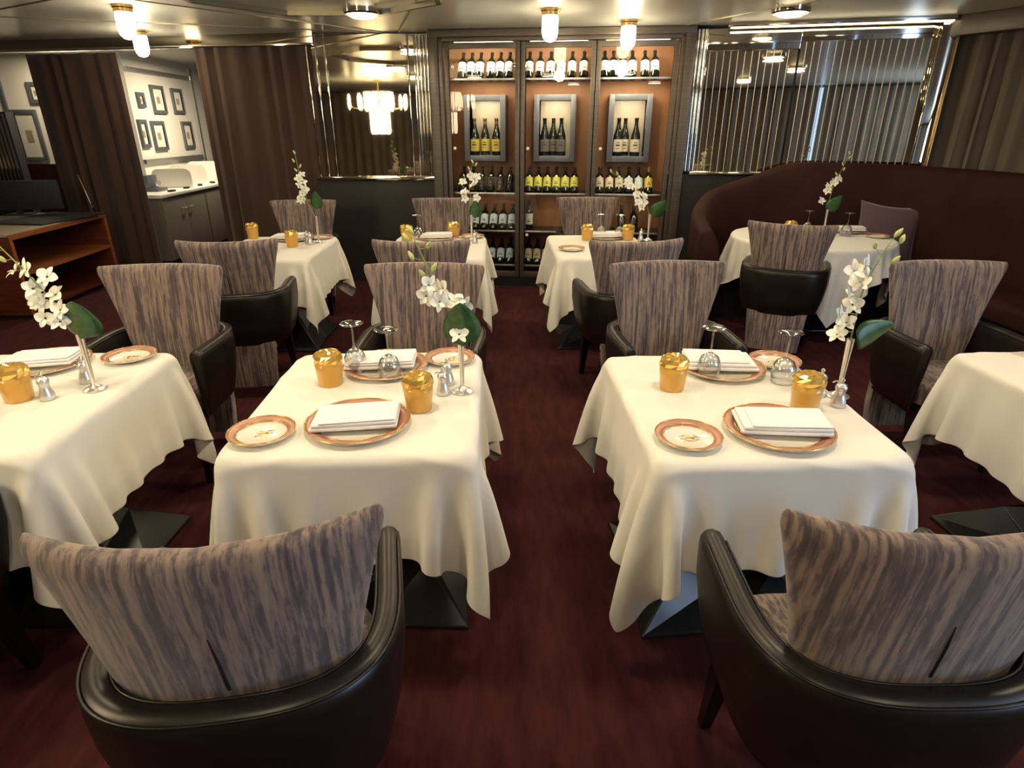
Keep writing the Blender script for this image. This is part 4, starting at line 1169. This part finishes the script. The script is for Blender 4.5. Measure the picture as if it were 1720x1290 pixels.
def orchid(x, y, where, pts, fl, bd, leaf, seed=0, fs=1.25):
    r = thing('orchid_spray', 'white orchid spray with leaf standing in the vase on the ' + where, 'flower', (x, y, ZT + .19), 0, 'white orchid sprays')
    rnd = random.Random(seed)
    P_ = [tuple(p) for p in smooth_path(pts, 24)]
    st_ = MB().tube([(0, 0, -.03)] + P_, [.0024] * 16 + [.0018] * 10, 6).build('stem', 'stem', r, angle=None)
    def at(t):
        q = t * 24; k = min(int(q), 23); return Vector(P_[k]).lerp(Vector(P_[k + 1]), q - k)
    for t, dx, dz in fl:
        p = at(t); q = p + Vector((dx, -.015 + rnd.uniform(-.02, .015), dz))
        MB().tube([p, (p + q) / 2 + Vector((0, 0, .006)), q], .0011, 5).build('flower_stalk', 'stem', r)
        o = bpy.data.objects.new('flower', fm[rnd.randrange(4)]); C.objects.link(o); o.parent = r
        o.location = q; o.rotation_euler = (R(62 + rnd.uniform(-30, 30)), rnd.uniform(-.6, .6), R(rnd.uniform(-45, 45))); o.scale = (fs,) * 3
    for t, dx, dz in bd:
        p = at(t); q = p + Vector((dx, rnd.uniform(-.012, .012), dz))
        MB().tube([p, (p + q) / 2 + Vector((0, 0, -.004)), q], .0010, 5).build('bud_stalk', 'stem', r)
        o = bpy.data.objects.new('bud', budm); C.objects.link(o); o.parent = r
        o.location = q; o.rotation_euler = (rnd.uniform(-.6, .6), R(30 if dx > 0 else -30), 0); o.scale = (1.25,) * 3
    # broad folded leaf
    lx, lz, ln, wd, az, tilt = leaf
    n = 12; v = []; f = []
    for i in range(n + 1):
        t = i / n; ww = wd * (math.sin(PI * t ** .62)) ** .75 + (.002 if t < .98 else 0)
        for s in (-1, -.66, -.33, 0, .33, .66, 1):
            v.append((s * ww, .34 * abs(s) ** 1.5 * ww - .05 * t * t * ln / .15 * .5, t * ln))
    for i in range(n):
        for k in range(6): f.append((i * 7 + k, i * 7 + k + 1, (i + 1) * 7 + k + 1, (i + 1) * 7 + k))
    lo = MB().add(v, f).build('leaf', 'leaf', r, angle=None, loc=(lx, -.012, lz), rot=(R(8), R(tilt), R(az)))
    so = lo.modifiers.new('thickness', 'SOLIDIFY'); so.thickness = .0012
    return r
V_ = {t: (x, y) for x, y, t in vs}
orchid(*V_['left centre table'], 'left centre table', [(0, 0, 0), (-.01, 0, .07), (-.05, 0, .15), (-.095, 0, .24), (-.14, 0, .345)],
       [(.10, .0, .0), (.42, .025, .01), (.46, -.02, .0), (.50, .0, .03), (.56, -.035, .02), (.50, -.055, .005), (.42, .05, .0)],
       [(.70, -.03, .0), (.76, .02, .0), (.82, -.04, .01), (.90, .03, .01), (1.0, -.005, .012), (.95, -.03, .01)], (.005, -.02, .17, .062, 0, 0), 1)
orchid(*V_['right centre table'], 'right centre table', [(0, 0, 0), (.0, 0, .10), (.005, 0, .19), (.03, 0, .27), (.055, 0, .335)],
       [(.10, -.05, -.01), (.18, -.03, .0), (.25, -.065, .0), (.32, -.03, .01), (.40, -.06, .01), (.50, -.03, .02), (.58, -.065, .03), (.66, -.04, .02)],
       [(.72, .06, .01), (.82, -.03, .03), (.92, .05, .02), (1.0, .02, .02)], (.02, .0, .14, .052, 30, 62), 2)
orchid(*V_['left edge table'], 'left edge table', [(0, 0, 0), (-.04, 0, .10), (-.11, 0, .22), (-.19, 0, .34), (-.27, 0, .465)],
       [(.14, -.01, .01), (.20, -.04, .0), (.24, .02, .01), (.30, -.04, .0), (.34, .03, .01), (.40, -.02, .0), (.44, .05, .02), (.50, -.03, .01), (.28, -.06, .02), (.47, .0, .03)],
       [(.60, -.03, .0), (.66, -.035, .0), (.73, -.03, .0), (.80, .02, .02), (.85, -.03, .01), (.90, .02, .01), (.95, -.02, .01), (1.0, -.01, .01)], (.01, .0, .15, .062, 0, 14), 3)
orchid(*V_['far left table'], 'far left table', [(0, 0, 0), (-.05, 0, .12), (-.06, 0, .24), (-.085, 0, .35), (-.10, 0, .47)],
       [(.25, -.02, .02), (.3, -.04, .0), (.38, -.02, .0), (.45, -.0, .0), (.5, -.03, .0), (.56, .0, .0), (.62, -.02, .0), (.68, .01, .0)],
       [(.76, -.02, .0), (.82, .02, .0), (.9, -.02, .0), (1.0, .0, .01)], (.015, .07, .14, .045, 0, 8), 4, 1.3)
orchid(*V_['far middle table'], 'far middle table', [(0, 0, 0), (-.0, 0, .12), (-.01, 0, .22), (-.0, 0, .30), (.02, 0, .40)],
       [(.25, -.05, .02), (.3, .05, .0), (.42, -.04, .0), (.5, .03, .02), (.56, -.05, .02), (.62, .04, .02), (.72, .0, .02), (.75, .05, .0)],
       [(.9, -.02, .0), (1.0, .0, .01), (.95, .03, .01)], (.03, -.01, .14, .05, 0, 6), 5, 1.35)
orchid(*V_['far right table'], 'far right table', [(0, 0, 0), (-.04, 0, .10), (-.12, 0, .20), (-.22, 0, .27), (-.32, 0, .33)],
       [(.12, -.05, .02), (.2, -.03, .03), (.28, -.06, .0), (.34, .0, .02), (.42, -.03, .0), (.5, .0, .03), (.58, -.02, .0), (.7, .0, .0)],
       [(.82, -.02, .0), (.9, .0, .015), (1.0, -.01, .01)], (.03, .0, .15, .055, 0, 30), 6, 1.35)
orchid(*V_['round table'], 'round table', [(0, 0, 0), (-.0, 0, .14), (.02, 0, .24), (.05, 0, .33), (.09, 0, .45)],
       [(.15, -.08, .0), (.25, -.05, .03), (.35, -.05, .02), (.42, -.02, .02), (.5, -.04, .0), (.56, .0, .0)],
       [(.66, -.02, .0), (.76, .02, .0), (.85, -.02, .0), (.93, .02, .01), (1.0, .0, .01)], (.01, .0, .15, .055, 0, 25), 7, 1.3)
